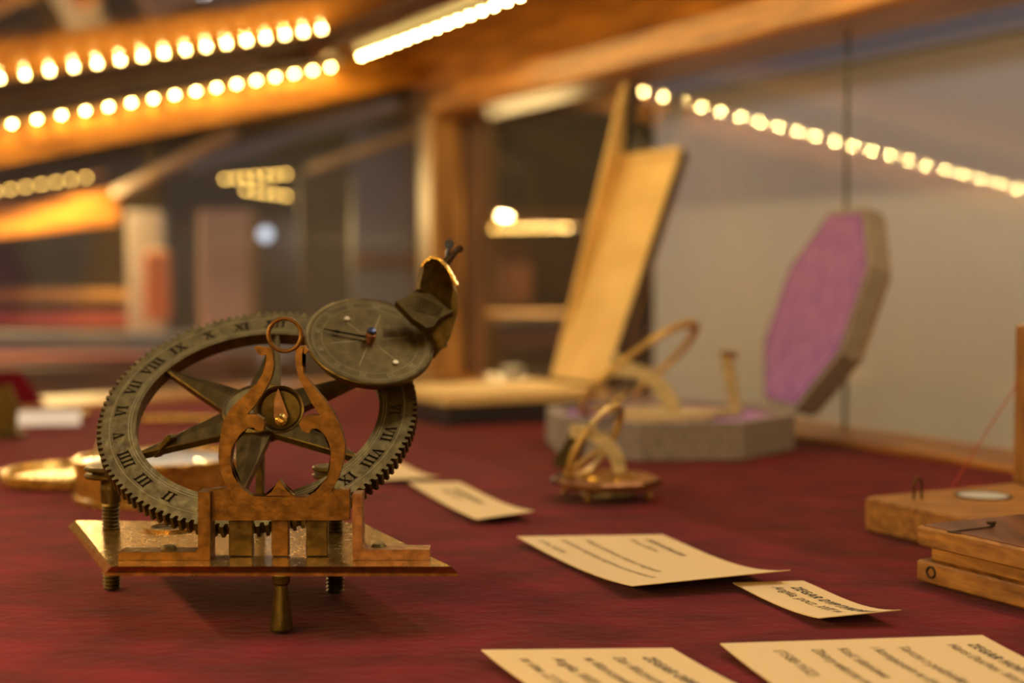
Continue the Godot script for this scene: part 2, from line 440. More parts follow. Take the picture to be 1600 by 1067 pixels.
	led_line("led_strip", "row of warm lamps along the low front edge of the showcase", cs(0.984, 0.211, 0.5), cs(0.984, 0.211, 2.26), Vector3.DOWN - V * 0.5, 0.0290, M.led_light, 0.9, "")
	var fr := MB.new(); cbox(fr, 0.975, 1.0, 0.2140, 0.2142, 0.36, 2.3, 0.0); part(t, "front_rail", fr, M.wood_z)
	fr = MB.new(); cbox(fr, 0.994, 0.998, -0.01, 0.2135, 0.36, 2.3, 0.0); part(t, "front_pane", fr, M.glass)

# ---------------------------------------------------------------- lettering
var fonts := {}
func text_mesh(s: String, height: float, bold := false, serif := false) -> TextMesh:
	var key := [bold, serif]
	if not fonts.has(key):
		var f := SystemFont.new(); f.font_names = PackedStringArray(["Droid Serif" if serif else "Droid Sans"]); f.font_weight = 700 if bold else 400
		fonts[key] = f
	var t := TextMesh.new(); t.text = s; t.font = fonts[key]; t.font_size = 32; t.pixel_size = height / 23.0; t.depth = 0.0; t.curve_step = 2.0
	return t
# letters of one line bent onto a surface; f maps (along, up) in metres to a point
func lettering(parent: Node, called: String, s: String, height: float, origin: Vector2, f: Callable, m: Material, bold := false, serif := false, centred := false) -> void:
	var arr := text_mesh(s, height, bold, serif).get_mesh_arrays()
	var v: PackedVector3Array = arr[Mesh.ARRAY_VERTEX]
	if v.is_empty(): return
	var ix: PackedInt32Array = arr[Mesh.ARRAY_INDEX] if arr[Mesh.ARRAY_INDEX] != null else PackedInt32Array(range(v.size()))
	var lo := Vector3.INF; var hi := -Vector3.INF
	for p in v: lo = lo.min(p); hi = hi.max(p)
	var o := lo if not centred else Vector3((lo.x + hi.x) / 2, (lo.y + hi.y) / 2, 0)
	var mb := MB.new()
	for k in range(0, ix.size(), 3):
		var w := []
		for q in 3:
			var p := v[ix[k + q]] - o
			w.append(f.call(Vector2(p.x, p.y) + origin))
		var up: Vector3 = f.call(origin + Vector2(0, 0.001)) - f.call(origin)
		var al: Vector3 = f.call(origin + Vector2(0.001, 0)) - f.call(origin)
		mb.flat(w[0], w[1], w[2], al.cross(up))
	part(parent, called, mb, m)

func card(label: String, px: Array, lift: Array, lines: Array, size: float) -> void:
	var hs := [lift[0], lift[0], lift[1], lift[1]]
	var q := []
	for i in 4: q.append(onh(px[i].x, px[i].y, 0.0012 + hs[i] * (0.5 if i == 2 else 1.0)))
	var la: float = (q[0].distance_to(q[2]) + q[1].distance_to(q[3])) / 2
	var lb: float = (q[0].distance_to(q[1]) + q[2].distance_to(q[3])) / 2
	var surf := func(a: float, b: float) -> Vector3:
		var p: Vector3 = q[0].lerp(q[2], a).lerp(q[1].lerp(q[3], a), b)
		var sag := 4.0 * a * (1.0 - a)
		p.y = lerpf(p.y, 0.0012, sag * 0.9)
		return p
	var mid: Vector3 = surf.call(0.5, 0.5)
	var t := thing("label_card", label, "card", Vector3(mid.x, 0.0, mid.z))
	var mb := MB.new(); var na := 14; var nb := 6
	for i in na:
		for j in nb:
			var a0 := float(i) / na; var a1 := float(i + 1) / na; var b0 := float(j) / nb; var b1 := float(j + 1) / nb
			var P := [surf.call(a0, b0), surf.call(a1, b0), surf.call(a1, b1), surf.call(a0, b1)]
			var d := Vector3.UP * 0.0004
			mb.quad(P[0], P[1], P[2], P[3], Vector3.UP)
			mb.quad(P[0] - d, P[1] - d, P[2] - d, P[3] - d, Vector3.DOWN)
			for e in [[i == 0, 0, 3], [i == na - 1, 1, 2], [j == 0, 0, 1], [j == nb - 1, 3, 2]]:
				if e[0]: mb.quad(P[e[1]], P[e[2]], P[e[2]] - d, P[e[1]] - d, (P[e[1]] + P[e[2]]) / 2 - mid)
	part(t, "paper", mb, M.card)
	for l in lines:
		var f := func(w: Vector2) -> Vector3: return surf.call(w.x / la, w.y / lb) + Vector3.UP * 0.00015
		lettering(t, "lettering", l[0], size * (1.08 if l[3] else 1.0), Vector2(l[1] * la, l[2] * lb), f, M.ink, l[3])

func cards() -> void:
	card("cream label card with five printed lines beside the brass mechanical sundial", [Vector2(808, 838), Vector2(1035, 835), Vector2(988, 915), Vector2(1235, 890)], [0.002, 0.0075],
		[["ZEGAR SŁONECZNY", 0.10, 0.80, true], ["Niemcy, XVIII w.", 0.10, 0.68, false], ["Mosiądz cyzelowany, kompas z magnesem", 0.10, 0.38, false], ["wykonany w Augsburgu, sygnowany przez mistrza W.", 0.08, 0.23, false], ["nr inw. 1487/M", 0.08, 0.09, false]], 0.0031)
	card("small cream card with two lines reading ZEGAR DYPTYKOWY by the wooden boxes", [Vector2(1145, 910), Vector2(1255, 907), Vector2(1280, 965), Vector2(1408, 952)], [0.0012, 0.005],
		[["ZEGAR DYPTYKOWY", 0.16, 0.62, true], ["Anglia, pocz. XVII w.", 0.14, 0.34, false]], 0.0045)
	card("cream label card with five lines lying closest before the mechanical sundial", [Vector2(752, 1015), Vector2(1050, 1012), Vector2(930, 1130), Vector2(1290, 1122)], [0.002, 0.003],
		[["ZEGAR OBRĄCZKOWY", 0.12, 0.74, true], ["Dar Muzeum Narodowego", 0.12, 0.59, false], ["w Warszawie, mosiądz", 0.12, 0.44, false], ["Anglia, XVIII w.", 0.12, 0.28, false], ["nr inw. 2215/M", 0.12, 0.13, false]], 0.0042)
	card("large cream label card with seven lines in front of the wooden boxes", [Vector2(1125, 1005), Vector2(1535, 992), Vector2(1340, 1150), Vector2(1830, 1120)], [0.002, 0.003],
		[["ZEGAR HORYZONTALNY", 0.10, 0.88, true], ["Hans Ducher, Norymberga", 0.10, 0.79, false], ["Tarcza z podziałką godzinową", 0.10, 0.60, false], ["i kompasem w drewnie", 0.10, 0.50, false], ["Kość słoniowa", 0.10, 0.39, false], ["Zbiory własne muzeum", 0.10, 0.28, false], ["(1580-1632)", 0.10, 0.15, false]], 0.0041)
	card("cream label card behind the toothed ring, beside the little octagonal dial", [Vector2(638, 753), Vector2(718, 753), Vector2(745, 811), Vector2(835, 798)], [0.001, 0.004],
		[["ZEGAR KOMPASOWY", 0.2, 0.58, true], ["Francja, XVIII w.", 0.2, 0.34, false]], 0.0042)
	card("blank white card edge half hidden behind the toothed ring", [Vector2(560, 722), Vector2(625, 722), Vector2(600, 749), Vector2(688, 745)], [0.001, 0.003], [], 0.004)

# ---------------------------------------------------------------- the mechanical equinoctial sundial
func on_plane(px: float, py: float, p: Vector3, n: Vector3) -> Vector3:
	var r := pix(px, py, 1.0) - cam_pos
	return cam_pos + r * ((p - cam_pos).dot(n) / r.dot(n))
func plane_poly(pts: Array, o: Transform3D) -> PackedVector2Array:
	var out := PackedVector2Array(); var inv := o.affine_inverse()
	for k in range(0, pts.size(), 2):
		var p := inv * on_plane(pts[k], pts[k + 1], o.origin, o.basis.z)
		out.append(Vector2(p.x, p.y))
	return out
func px_poly(pts: Array, o: Transform3D, z: float) -> PackedVector2Array:
	var out := PackedVector2Array()
	var inv := o.affine_inverse()
	for k in range(0, pts.size(), 2):
		var p := inv * onz(pts[k], pts[k + 1], z)
		out.append(Vector2(p.x, p.y))
	return out
func screw(mb: MB, at: Vector3, h: float, r: float, pitch: float) -> void:
	var prof := [Vector2(0, 0)]
	var y := 0.0
	while y < h - pitch:
		prof.append(Vector2(r * 0.78, y)); prof.append(Vector2(r, y + pitch * 0.5)); y += pitch
	prof.append(Vector2(r * 0.8, h)); prof.append(Vector2(0, h))
	mb.lathe(prof, Transform3D(Basis(), at), 16)

func instrument() -> void:
	var base := onh(440, 985, 0.0)
	var t := thing("mechanical_sundial", "brass mechanical sundial with toothed hour ring and lyre bracket on a square plate", "sundial", Vector3(base.x, 0, base.z))
	var hp := 0.0275; var hb := 0.0225
	# bevelled base plate
	var top := []; var rim := []; var bot := []
	for p in [[174, 885], [705, 885], [566, 816], [117, 813]]: top.append(onh(p[0], p[1], hp))
	for p in [[165, 895], [716, 896], [572, 822], [107, 822]]: rim.append(onh(p[0], p[1], hb + 0.0012))
	for r in rim: bot.append(Vector3(r.x, hb, r.z))
	var m := MB.new(); m.loft([bot, rim, top]); part(t, "base_plate", m, M.brass_bright)
	# compass well let into the plate
	var w := onh(266, 826, hp)
	m = MB.new(); m.lathe([Vector2(0.0085, 0.0002), Vector2(0.0085, 0.0012), Vector2(0.0115, 0.0012), Vector2(0.0115, 0.0)], Transform3D(Basis(), w), 40)
	var well := part(t, "compass_bezel", m, M.brass_bright)
	m = MB.new(); m.lathe([Vector2(0.0086, 0.0001), Vector2(0.0086, 0.0004), Vector2(0, 0.0004)], Transform3D(Basis(), w), 40); part(well, "compass_card", m, M.brass_dark)
	m = MB.new(); bar(m, w + Vector3(-0.007, 0.001, 0.001), w + Vector3(0.008, 0.001, -0.001), 0.0012, 0.0006, 0.0002); part(well, "needle", m, M.iron)
	# two levelling screws with double discs and the turned front foot
	for e in [[175, 920, 738, 40], [524, 925, 738, 35]]:
		var f := onh(e[0], e[1], 0.0)
		var hd := onz(e[0], e[2], -f.z).y
		var r: float = e[3] / F * -f.z
		m = MB.new(); screw(m, f, hd - 0.013, 0.0044 * 0.95, 0.0017); var sc := part(t, "levelling_screw", m, M.brass_dark)
		m = MB.new(); m.lathe([Vector2(0, 0), Vector2(0.0044, 0), Vector2(0.0046, 0.006), Vector2(0.0042, 0.012), Vector2(0, 0.012)], Transform3D(Basis(), f + Vector3.UP * (hd - 0.0135)), 24); part(sc, "shank", m, M.brass_dark)
		m = MB.new()
		for y in [-0.0022, 0.0010]:
			m.lathe([Vector2(0, y), Vector2(r * 0.94, y), Vector2(r, y + 0.0007), Vector2(r, y + 0.0014), Vector2(r * 0.94, y + 0.0021), Vector2(0, y + 0.0021)], Transform3D(Basis(), f + Vector3.UP * hd), 48)
		m.lathe([Vector2(r * 0.7, -0.001), Vector2(r * 0.7, 0.002)], Transform3D(Basis(), f + Vector3.UP * hd), 32)
		part(sc, "thumb_disc", m, M.brass_dark)
	var f0 := Vector3(base.x, 0, base.z)
	m = MB.new(); m.lathe([Vector2(0, 0), Vector2(0.0042, 0), Vector2(0.0047, 0.001), Vector2(0.0044, 0.004), Vector2(0.0026, 0.0185), Vector2(0.0036, 0.0195), Vector2(0.0036, 0.0226), Vector2(0, 0.0226)], Transform3D(Basis(), f0), 28); part(t, "turned_foot", m, M.brass_dark)
	# upright parts stand at this depth
	var z := 0.572
	var o := Transform3D(Basis(), Vector3(0, 0, -z))
	# lyre and block in one cut-out plate
	var lyre := [328, 764, 354, 762, 345, 738, 341, 714, 343, 689, 348, 660, 360, 638, 381, 618, 401, 599, 411, 582, 416, 564, 416, 553, 411, 556, 404, 554, 399, 548, 397, 542, 404, 540, 412, 543, 424, 543,
		428, 570, 423, 592, 411, 614, 397, 635, 386, 647, 401, 648, 411, 655, 413, 663, 411, 672, 402, 674, 396, 668, 387, 668, 374, 680, 364, 695, 361, 706, 360, 723, 364, 742, 375, 761, 392, 774, 410, 776, 424, 769, 431, 757, 437, 749,
		442, 757, 448, 766, 461, 776, 480, 776, 495, 766, 510, 747, 515, 731, 517, 708, 513, 689, 505, 677, 495, 669, 487, 670, 482, 677, 473, 674, 467, 663, 472, 653, 482, 648, 500, 649, 487, 630, 477, 611, 467, 591, 462, 570, 461, 543,
		468, 541, 475, 540, 482, 548, 477, 553, 472, 553, 472, 567, 475, 584, 489, 604, 507, 625, 522, 646, 532, 668, 539, 694, 539, 703, 536, 723, 529, 746, 519, 765, 546, 765, 546, 813, 328, 813]
	m = MB.new(); m.prism(px_poly(lyre, o, z), o, -0.005, 0.0); part(t, "lyre_bracket", m, M.brass_warm)
	# hanging ring on top of the lyre
	m = MB.new(); var rc := onz(445, 523, z); var pts := []
	for k in 40: pts.append(rc + Vector3(cos(TAU * k / 40), sin(TAU * k / 40), 0) * 0.0066)
	m.tube(pts, [0.0009], 10, true); part(t, "hanging_ring", m, M.brass_warm)
	# legs below the block, side brackets, screws
	var zl := 0.576
	for e in [[357, 395], [424, 451], [478, 512]]:
		var a := onz(e[0], 812, zl); var b := onz(e[1], 868, zl)
		m = MB.new(); m.box(Transform3D(Basis(), Vector3((a.x + b.x) / 2, (a.y + hp) / 2 + 0.0002, -zl - 0.002)), Vector3(b.x - a.x, a.y - hp, 0.004), 0.0003); part(t, "leg", m, M.brass_warm if e[0] == 424 else M.brass_dark)
	for e in [[310, 330, 186, 330, 768, 858], [551, 566, 551, 671, 771, 860]]:
		var zz := 0.570
		var oo := Transform3D(Basis(), Vector3(0, 0, -zz))
		var yb := hp + 0.0001
		var q := oo.affine_inverse()
		var pl := PackedVector2Array()
		for c in ([[310, 768], [329, 768], [329, 0], [186, 0], [186, 862], [306, 862], [310, 856]] if e[0] == 310 else [[551, 771], [566, 771], [566, 852], [570, 858], [671, 858], [671, 0], [551, 0]]):
			var p := q * onz(c[0], c[1] if c[1] > 0 else 880, zz)
			pl.append(Vector2(p.x, yb if c[1] == 0 else p.y))
		m = MB.new(); m.prism(pl, oo, -0.009, 0.001); var br := part(t, "side_bracket", m, M.brass_warm if e[0] == 310 else M.brass_red)
		var s := onz(264 if e[0] == 310 else 592, 862 if e[0] == 310 else 859, zz + 0.006)
		m = MB.new(); m.lathe([Vector2(0, -0.001), Vector2(0.0034, -0.001), Vector2(0.0034, 0.0014), Vector2(0.0024, 0.0026), Vector2(0, 0.0026)], Transform3D(Basis(), s), 20); part(br, "screw_head", m, M.brass_dark)
	# toothed hour ring: plane tilted away at the top
	var inc := deg_to_rad(37.0)
	var rx := Vector3(1, 0, 0).rotated(Vector3.UP, deg_to_rad(-3.0)).rotated(Vector3.BACK, deg_to_rad(-2.0))
	var rn := Vector3(0, cos(inc), sin(inc))
	var ctr := pix(404, 641, 0.652)
	var ry := rn.cross(rx).normalized(); rn = rx.cross(ry).normalized()
	var rt := Transform3D(Basis(rx, ry, rn), ctr)
	var R := 0.0728; var ri := 0.0552; var teeth := 120
	m = MB.new(); var th := 0.0065
	var prof := []
	for k in teeth:
		for e in [[0.0, -0.0023], [0.36, -0.0023], [0.5, -0.0002], [0.86, -0.0002]]:
			var an: float = TAU * (k + e[0]) / teeth
			prof.append([an, R + e[1]])
	for k in prof.size():
		var p0: Array = prof[k]; var p1: Array = prof[(k + 1) % prof.size()]
		var d0 := Vector3(cos(p0[0]), sin(p0[0]), 0); var d1 := Vector3(cos(p1[0]), sin(p1[0]), 0)
		for y in [0.0, -th]:
			m.quad(rt * (d0 * ri + Vector3(0, 0, y)), rt * (d1 * ri + Vector3(0, 0, y)), rt * (d1 * p1[1] + Vector3(0, 0, y)), rt * (d0 * p0[1] + Vector3(0, 0, y)), rn if y == 0.0 else -rn)
		m.quad(rt * (d0 * ri), rt * (d1 * ri), rt * (d1 * ri + Vector3(0, 0, -th)), rt * (d0 * ri + Vector3(0, 0, -th)), -(rt.basis * d0))
		var dd: Vector3 = d1 * p1[1] - d0 * p0[1]
		m.quad(rt * (d0 * p0[1]), rt * (d1 * p1[1]), rt * (d1 * p1[1] + Vector3(0, 0, -th)), rt * (d0 * p0[1] + Vector3(0, 0, -th)), rt.basis * Vector3(dd.y, -dd.x, 0))
	var ring := part(t, "hour_ring", m, M.brass_dark)
	# engraved lines and numerals
	m = MB.new()
	for rr in [0.0572, 0.0584, 0.0668]:
		for k in 120:
			var a0 := TAU * k / 120; var a1 := TAU * (k + 1) / 120
			var c0 := Vector3(cos(a0), sin(a0), 0); var c1 := Vector3(cos(a1), sin(a1), 0)
			m.quad(rt * (c0 * rr + Vector3(0, 0, 0.0001)), rt * (c1 * rr + Vector3(0, 0, 0.0001)), rt * (c1 * (rr + 0.00025) + Vector3(0, 0, 0.0001)), rt * (c0 * (rr + 0.00025) + Vector3(0, 0, 0.0001)), rn)
	part(ring, "engraved_circle", m, M.scratch)
	var hours := ["XII", "I", "II", "III", "IIII", "V", "VI", "VII", "VIII", "IX", "X", "XI", "XII", "I", "II", "III", "IIII", "V", "VI", "VII", "VIII", "IX", "X", "XI"]
	for k in 24:
		var an := deg_to_rad(94.0 - 15.0 * k)
		var er := Vector3(cos(an), sin(an), 0); var et := Vector3(sin(an), -cos(an), 0)
		var f := func(q: Vector2) -> Vector3: return rt * (er * (0.0627 + q.y) + et * q.x + Vector3(0, 0, 0.00015))
		lettering(ring, "numeral", hours[k], 0.0050, Vector2.ZERO, f, M.engraving, true, true, true)
	# six-armed star with ridged blades
	for k in 6:
		var an := deg_to_rad(92.0 + 60.0 * k)
		var er := Vector3(cos(an), sin(an), 0); var et := Vector3(-sin(an), cos(an), 0)
		m = MB.new()
		var A := [er * 0.012 + et * 0.0082, er * 0.012 - et * 0.0082, er * (ri + 0.001) - et * 0.0008, er * (ri + 0.001) + et * 0.0008]
		var lo := []; var hi := []
		for p in A: lo.append(rt * (p + Vector3(0, 0, -0.0045))); hi.append(rt * (p + Vector3(0, 0, -0.001)))
		m.loft([lo, hi]);
		var r0 := rt * (er * 0.012 + Vector3(0, 0, 0.0012)); var r1 := rt * (er * (ri + 0.001) + Vector3(0, 0, -0.0004))
		m.quad(hi[0], hi[3], r1, r0, rn); m.quad(hi[1], hi[2], r1, r0, rn)
		part(t, "star_arm", m, M.brass_dark)
	# hub, bowl and pointer
	var hub := Transform3D(Basis(rx, rn, rx.cross(rn)), ctr)
	m = MB.new(); m.lathe([Vector2(0, -0.006), Vector2(0.0165, -0.006), Vector2(0.0165, 0.0016), Vector2(0.0155, 0.0024), Vector2(0.0145, 0.0016), Vector2(0, 0.0016)], hub, 48); part(t, "hub", m, M.brass_dark)
	var bo := onz(438, 640, 0.612); var bn := Vector3(0.06, 0.22, 0.97).normalized()
	var bx := Vector3.UP.cross(bn).normalized(); var by := bn.cross(bx); var bc := Transform3D(Basis(bx, bn, bx.cross(bn)), bo)
	m = MB.new(); m.lathe([Vector2(0, -0.004), Vector2(0.0088, -0.003), Vector2(0.0104, 0.0012), Vector2(0.0102, 0.0020), Vector2(0.0094, 0.0016), Vector2(0.0082, -0.0006), Vector2(0, -0.0012)], bc, 48); var bowl := part(t, "alidade_cup", m, M.brass_dark)
	m = MB.new()
	m.prism(PackedVector2Array([Vector2(-0.0010, 0.0094), Vector2(-0.0026, 0.004), Vector2(-0.0026, -0.003), Vector2(-0.0014, -0.0064), Vector2(0.0022, -0.0064), Vector2(0.0036, -0.003), Vector2(0.0014, 0.003)]), Transform3D(Basis(bx, by, bn), bo), -0.0006, 0.0010); part(bowl, "pointer", m, M.brass_red)
	m = MB.new(); m.lathe([Vector2(0, 0.001), Vector2(0.0026, 0.001), Vector2(0.0026, 0.0022), Vector2(0.0014, 0.0034), Vector2(0, 0.0036)], Transform3D(bc.basis, bo - by * 0.0046 + bx * 0.0006), 24); part(bowl, "pivot_screw", m, M.brass_gold)
	m = MB.new(); m.tube([bo - bn * 0.003, ctr], [0.003], 12); part(bowl, "spindle", m, M.brass_dark)
	var hb0 := ctr - rn * 0.005; m = MB.new(); bar(m, hb0, Vector3(hb0.x, hp, hb0.z), 0.0035, 0.006, 0.0004); part(t, "stay", m, M.brass_dark)
	m = MB.new(); bar(m, rt * Vector3(-0.042, -0.026, -0.006), rt * Vector3(-0.034, -0.022, 0.003), 0.006, 0.003, 0.0006); part(t, "catch", m, M.brass_dark)
	# minute dial tilted at the upper right
	var roll := deg_to_rad(-11.0); var el := deg_to_rad(41.0)
	var dc := pix(578, 532, 0.664); var look := (cam_pos - dc).normalized()
	var vx := Vector3.UP.cross(look).normalized(); var vy := look.cross(vx)
	var dx := vx * cos(roll) + vy * sin(roll); var du := -vx * sin(roll) + vy * cos(roll)
	var dn := (du * cos(el) + look * sin(el)).normalized(); var dy := dn.cross(dx)
	var dt := Transform3D(Basis(dx, dn, dx.cross(dn)), dc)
	var rd := 0.0303
	m = MB.new(); m.lathe([Vector2(0, -0.0048), Vector2(rd * 0.93, -0.0048), Vector2(rd * 0.98, -0.002), Vector2(rd, -0.0012), Vector2(rd, 0.0), Vector2(rd * 0.985, 0.0005), Vector2(rd * 0.95, 0.0002), Vector2(0, 0.0002)], dt, 72); var dial := part(t, "minute_dial", m, M.brass_dark)
	var dp := Transform3D(Basis(dx, dy, dn), dc + dn * 0.0003)
	m = MB.new()
	for e in [[0.0268, 0.00025], [0.0225, 0.0002], [0.0260, 0.0001]]:
		for k in 72:
			var c0 := Vector3(cos(TAU * k / 72), sin(TAU * k / 72), 0); var c1 := Vector3(cos(TAU * (k + 1) / 72), sin(TAU * (k + 1) / 72), 0)
			m.quad(dp * (c0 * e[0]), dp * (c1 * e[0]), dp * (c1 * (e[0] + e[1])), dp * (c0 * (e[0] + e[1])), dn)
	for k in 6:
		var an := deg_to_rad(22.0 + 60.0 * k); var er := Vector3(cos(an), sin(an), 0); var et := Vector3(-sin(an), cos(an), 0) * 0.00018
		m.quad(dp * (er * 0.006 - et), dp * (er * 0.006 + et), dp * (er * 0.019 + et), dp * (er * 0.019 - et), dn)
	part(dial, "engraved_line", m, M.scratch)
	for k in 12:
		var an := deg_to_rad(90.0 - 30.0 * k); var er := Vector3(cos(an), sin(an), 0); var et := Vector3(sin(an), -cos(an), 0)
		var f := func(q: Vector2) -> Vector3: return dp * (er * (0.0246 + q.y) + et * q.x)
		lettering(dial, "numeral", str(5 * (k if k > 0 else 12)), 0.0018, Vector2.ZERO, f, M.scratch, false, true, true)
	m = MB.new(); m.prism(PackedVector2Array([Vector2(0, 0.0006), Vector2(-0.014, 0.0002), Vector2(-0.0155, 0.0009), Vector2(-0.018, 0.0001), Vector2(-0.022, 0), Vector2(-0.018, -0.0003), Vector2(-0.0155, -0.0008), Vector2(-0.014, -0.0003), Vector2(0, -0.0006)]), dp, 0.0012, 0.0017); part(dial, "hand", m, M.engraving)
	m = MB.new(); m.lathe([Vector2(0, 0), Vector2(0.0022, 0), Vector2(0.0022, 0.0022), Vector2(0.0026, 0.0026), Vector2(0.0026, 0.0046), Vector2(0.0014, 0.0056), Vector2(0, 0.0056)], dt, 20); part(dial, "hand_arbor", m, M.copper)
	m = MB.new(); m.lathe([Vector2(0, 0.0054), Vector2(0.0022, 0.0054), Vector2(0.0018, 0.0068), Vector2(0, 0.0070)], dt, 20); part(dial, "screw_head", m, M.blue_steel)
	for e in [[-0.0125, 0.0115], [0.0135, -0.0125]]:
		m = MB.new(); m.lathe([Vector2(0, 0.0003), Vector2(0.0014, 0.0003), Vector2(0.0012, 0.0009), Vector2(0, 0.001)], Transform3D(dt.basis, dp * Vector3(e[0], e[1], 0)), 14); part(dial, "rivet", m, M.brass_pale)
	# arm from the ring to the dial
	m = MB.new(); bar(m, rt * Vector3(0.034, 0.050, -0.003), dc - dn * 0.004, 0.010, 0.004, 0.0006); part(t, "dial_arm", m, M.brass_dark)
	# folded sight vane
	var zv := 0.676; var ov := Transform3D(Basis(), Vector3(0, 0, -zv))
	m = MB.new(); m.prism(px_poly([709, 446, 714, 458, 716, 470, 714, 492, 704, 526, 698, 537, 700, 541, 690, 546, 678, 560, 664, 548, 668, 520, 690, 490, 704, 478], ov, zv + 0.006), ov, -0.010, -0.004); var vane := part(t, "sight_vane", m, M.brass_dark)
	var fold := onz(676, 464, zv)
	var nl := Vector3(0.42, 0.10, 0.90).normalized(); var ol := frame(fold, Vector3.UP.cross(nl), Vector3.UP)
	m = MB.new(); m.prism(plane_poly([656, 452, 657, 440, 664, 414, 674, 403, 685, 405, 696, 416, 706, 440, 709, 455, 708, 488, 700, 485, 692, 477, 674, 461], ol), ol, -0.005, 0.0); part(vane, "vane_leaf", m, M.brass_dark)
	var nc := Vector3(0.25, 0.50, 0.83).normalized(); var oc := frame(fold, Vector3.UP.cross(nc), Vector3.UP)
	oc = frame(fold, Vector3.UP.cross(nc), nc.cross(Vector3.UP.cross(nc)))
	m = MB.new(); m.prism(plane_poly([618, 472, 633, 466, 646, 457, 656, 451, 674, 461, 692, 477, 700, 485, 708, 488, 696, 493, 685, 500, 676, 512, 666, 514, 645, 500], oc), oc, -0.004, 0.0012); part(vane, "engraved_collar", m, M.brass_dark)
	m = MB.new(); var oh := Transform3D(oc.basis, oc.origin + oc.basis.z * 0.0013)
	for k in 9:
		bar(m, on_plane(655 + k * 4.4, 462 + k * 2.2, oh.origin, nc), on_plane(648 + k * 4.6, 486 + k * 1.0, oh.origin, nc), 0.00014, 0.00014, 0)
	for k in 7:
		bar(m, on_plane(657 - k * 1.4, 464 + k * 3.6, oh.origin, nc), on_plane(693 - k * 1.8, 482 + k * 2.0, oh.origin, nc), 0.00014, 0.00014, 0)
	part(vane, "hatching", m, M.engraving)
	m = MB.new()
	var hood := [[659, 417], [665, 408], [674, 402], [685, 404], [697, 415], [706, 430], [714, 446]]
	for k in hood.size() - 1: bar(m, onz(hood[k][0], hood[k][1], zv + 0.002), onz(hood[k + 1][0], hood[k + 1][1], zv + 0.002), 0.010, 0.0012, 0.0002)
	part(vane, "hood", m, M.brass_gold)
	m = MB.new(); m.tube([onz(697, 410, zv), onz(707, 399, zv), onz(716, 389, zv)], [0.0022, 0.0016, 0.0012], 12); part(vane, "pivot", m, M.iron)
	m = MB.new(); m.lathe([Vector2(0, -0.0006), Vector2(0.0024, -0.0006), Vector2(0.0024, 0.0006), Vector2(0, 0.0006)], Transform3D(Basis(Vector3.RIGHT, PI / 2.6), onz(702, 382, zv)), 18); part(vane, "thumb_screw", m, M.steel)
	m = MB.new(); m.tube([onz(702, 382, zv), onz(698, 400, zv)], [0.0010], 8); part(vane, "thumb_screw_shank", m, M.blue_steel)
	m = MB.new(); m.lathe([Vector2(0, -0.0012), Vector2(0.0018, -0.0008), Vector2(0.0018, 0.0008), Vector2(0, 0.0012)], Transform3D(Basis(Vector3.RIGHT, PI / 2), onz(718, 389, zv)), 14); part(vane, "eyelet", m, M.iron)
	m = MB.new(); m.tube([onz(716, 391, zv), onz(712, 438, zv)], [0.00016], 5); part(vane, "thread", m, M.copper)

# ---------------------------------------------------------------- octagonal box with its dial
func octagon(c: Vector3, ax: Vector3, ay: Vector3, r: float) -> Array:
	var out := []
	for k in 8:
		var an := TAU * (k + 0.5) / 8
		out.append(c + (ax * cos(an) + ay * sin(an)) * (r / cos(PI / 8)))
	return out
func flat_ring(mb: MB, t: Transform3D, r0: float, r1: float, a0: float, a1: float, th: float, seg := 36) -> void:
	for k in seg:
		var b0 := lerpf(a0, a1, float(k) / seg); var b1 := lerpf(a0, a1, float(k + 1) / seg)
		var c0 := Vector3(cos(b0), sin(b0), 0); var c1 := Vector3(cos(b1), sin(b1), 0); var h := Vector3(0, 0, th / 2)
		mb.quad(t * (c0 * r0 + h), t * (c1 * r0 + h), t * (c1 * r1 + h), t * (c0 * r1 + h), t.basis.z)
		mb.quad(t * (c0 * r0 - h), t * (c1 * r0 - h), t * (c1 * r1 - h), t * (c0 * r1 - h), -t.basis.z)
		mb.quad(t * (c0 * r1 + h), t * (c1 * r1 + h), t * (c1 * r1 - h), t * (c0 * r1 - h), t.basis * c0)
		mb.quad(t * (c0 * r0 + h), t * (c1 * r0 + h), t * (c1 * r0 - h), t * (c0 * r0 - h), -(t.basis * c0))
		if k == 0 and a1 - a0 < TAU - 0.01: mb.quad(t * (c0 * r0 + h), t * (c0 * r1 + h), t * (c0 * r1 - h), t * (c0 * r0 - h), t.basis * Vector3(c0.y, -c0.x, 0))
		if k == seg - 1 and a1 - a0 < TAU - 0.01: mb.quad(t * (c1 * r0 + h), t * (c1 * r1 + h), t * (c1 * r1 - h), t * (c1 * r0 - h), t.basis * Vector3(-c1.y, c1.x, 0))

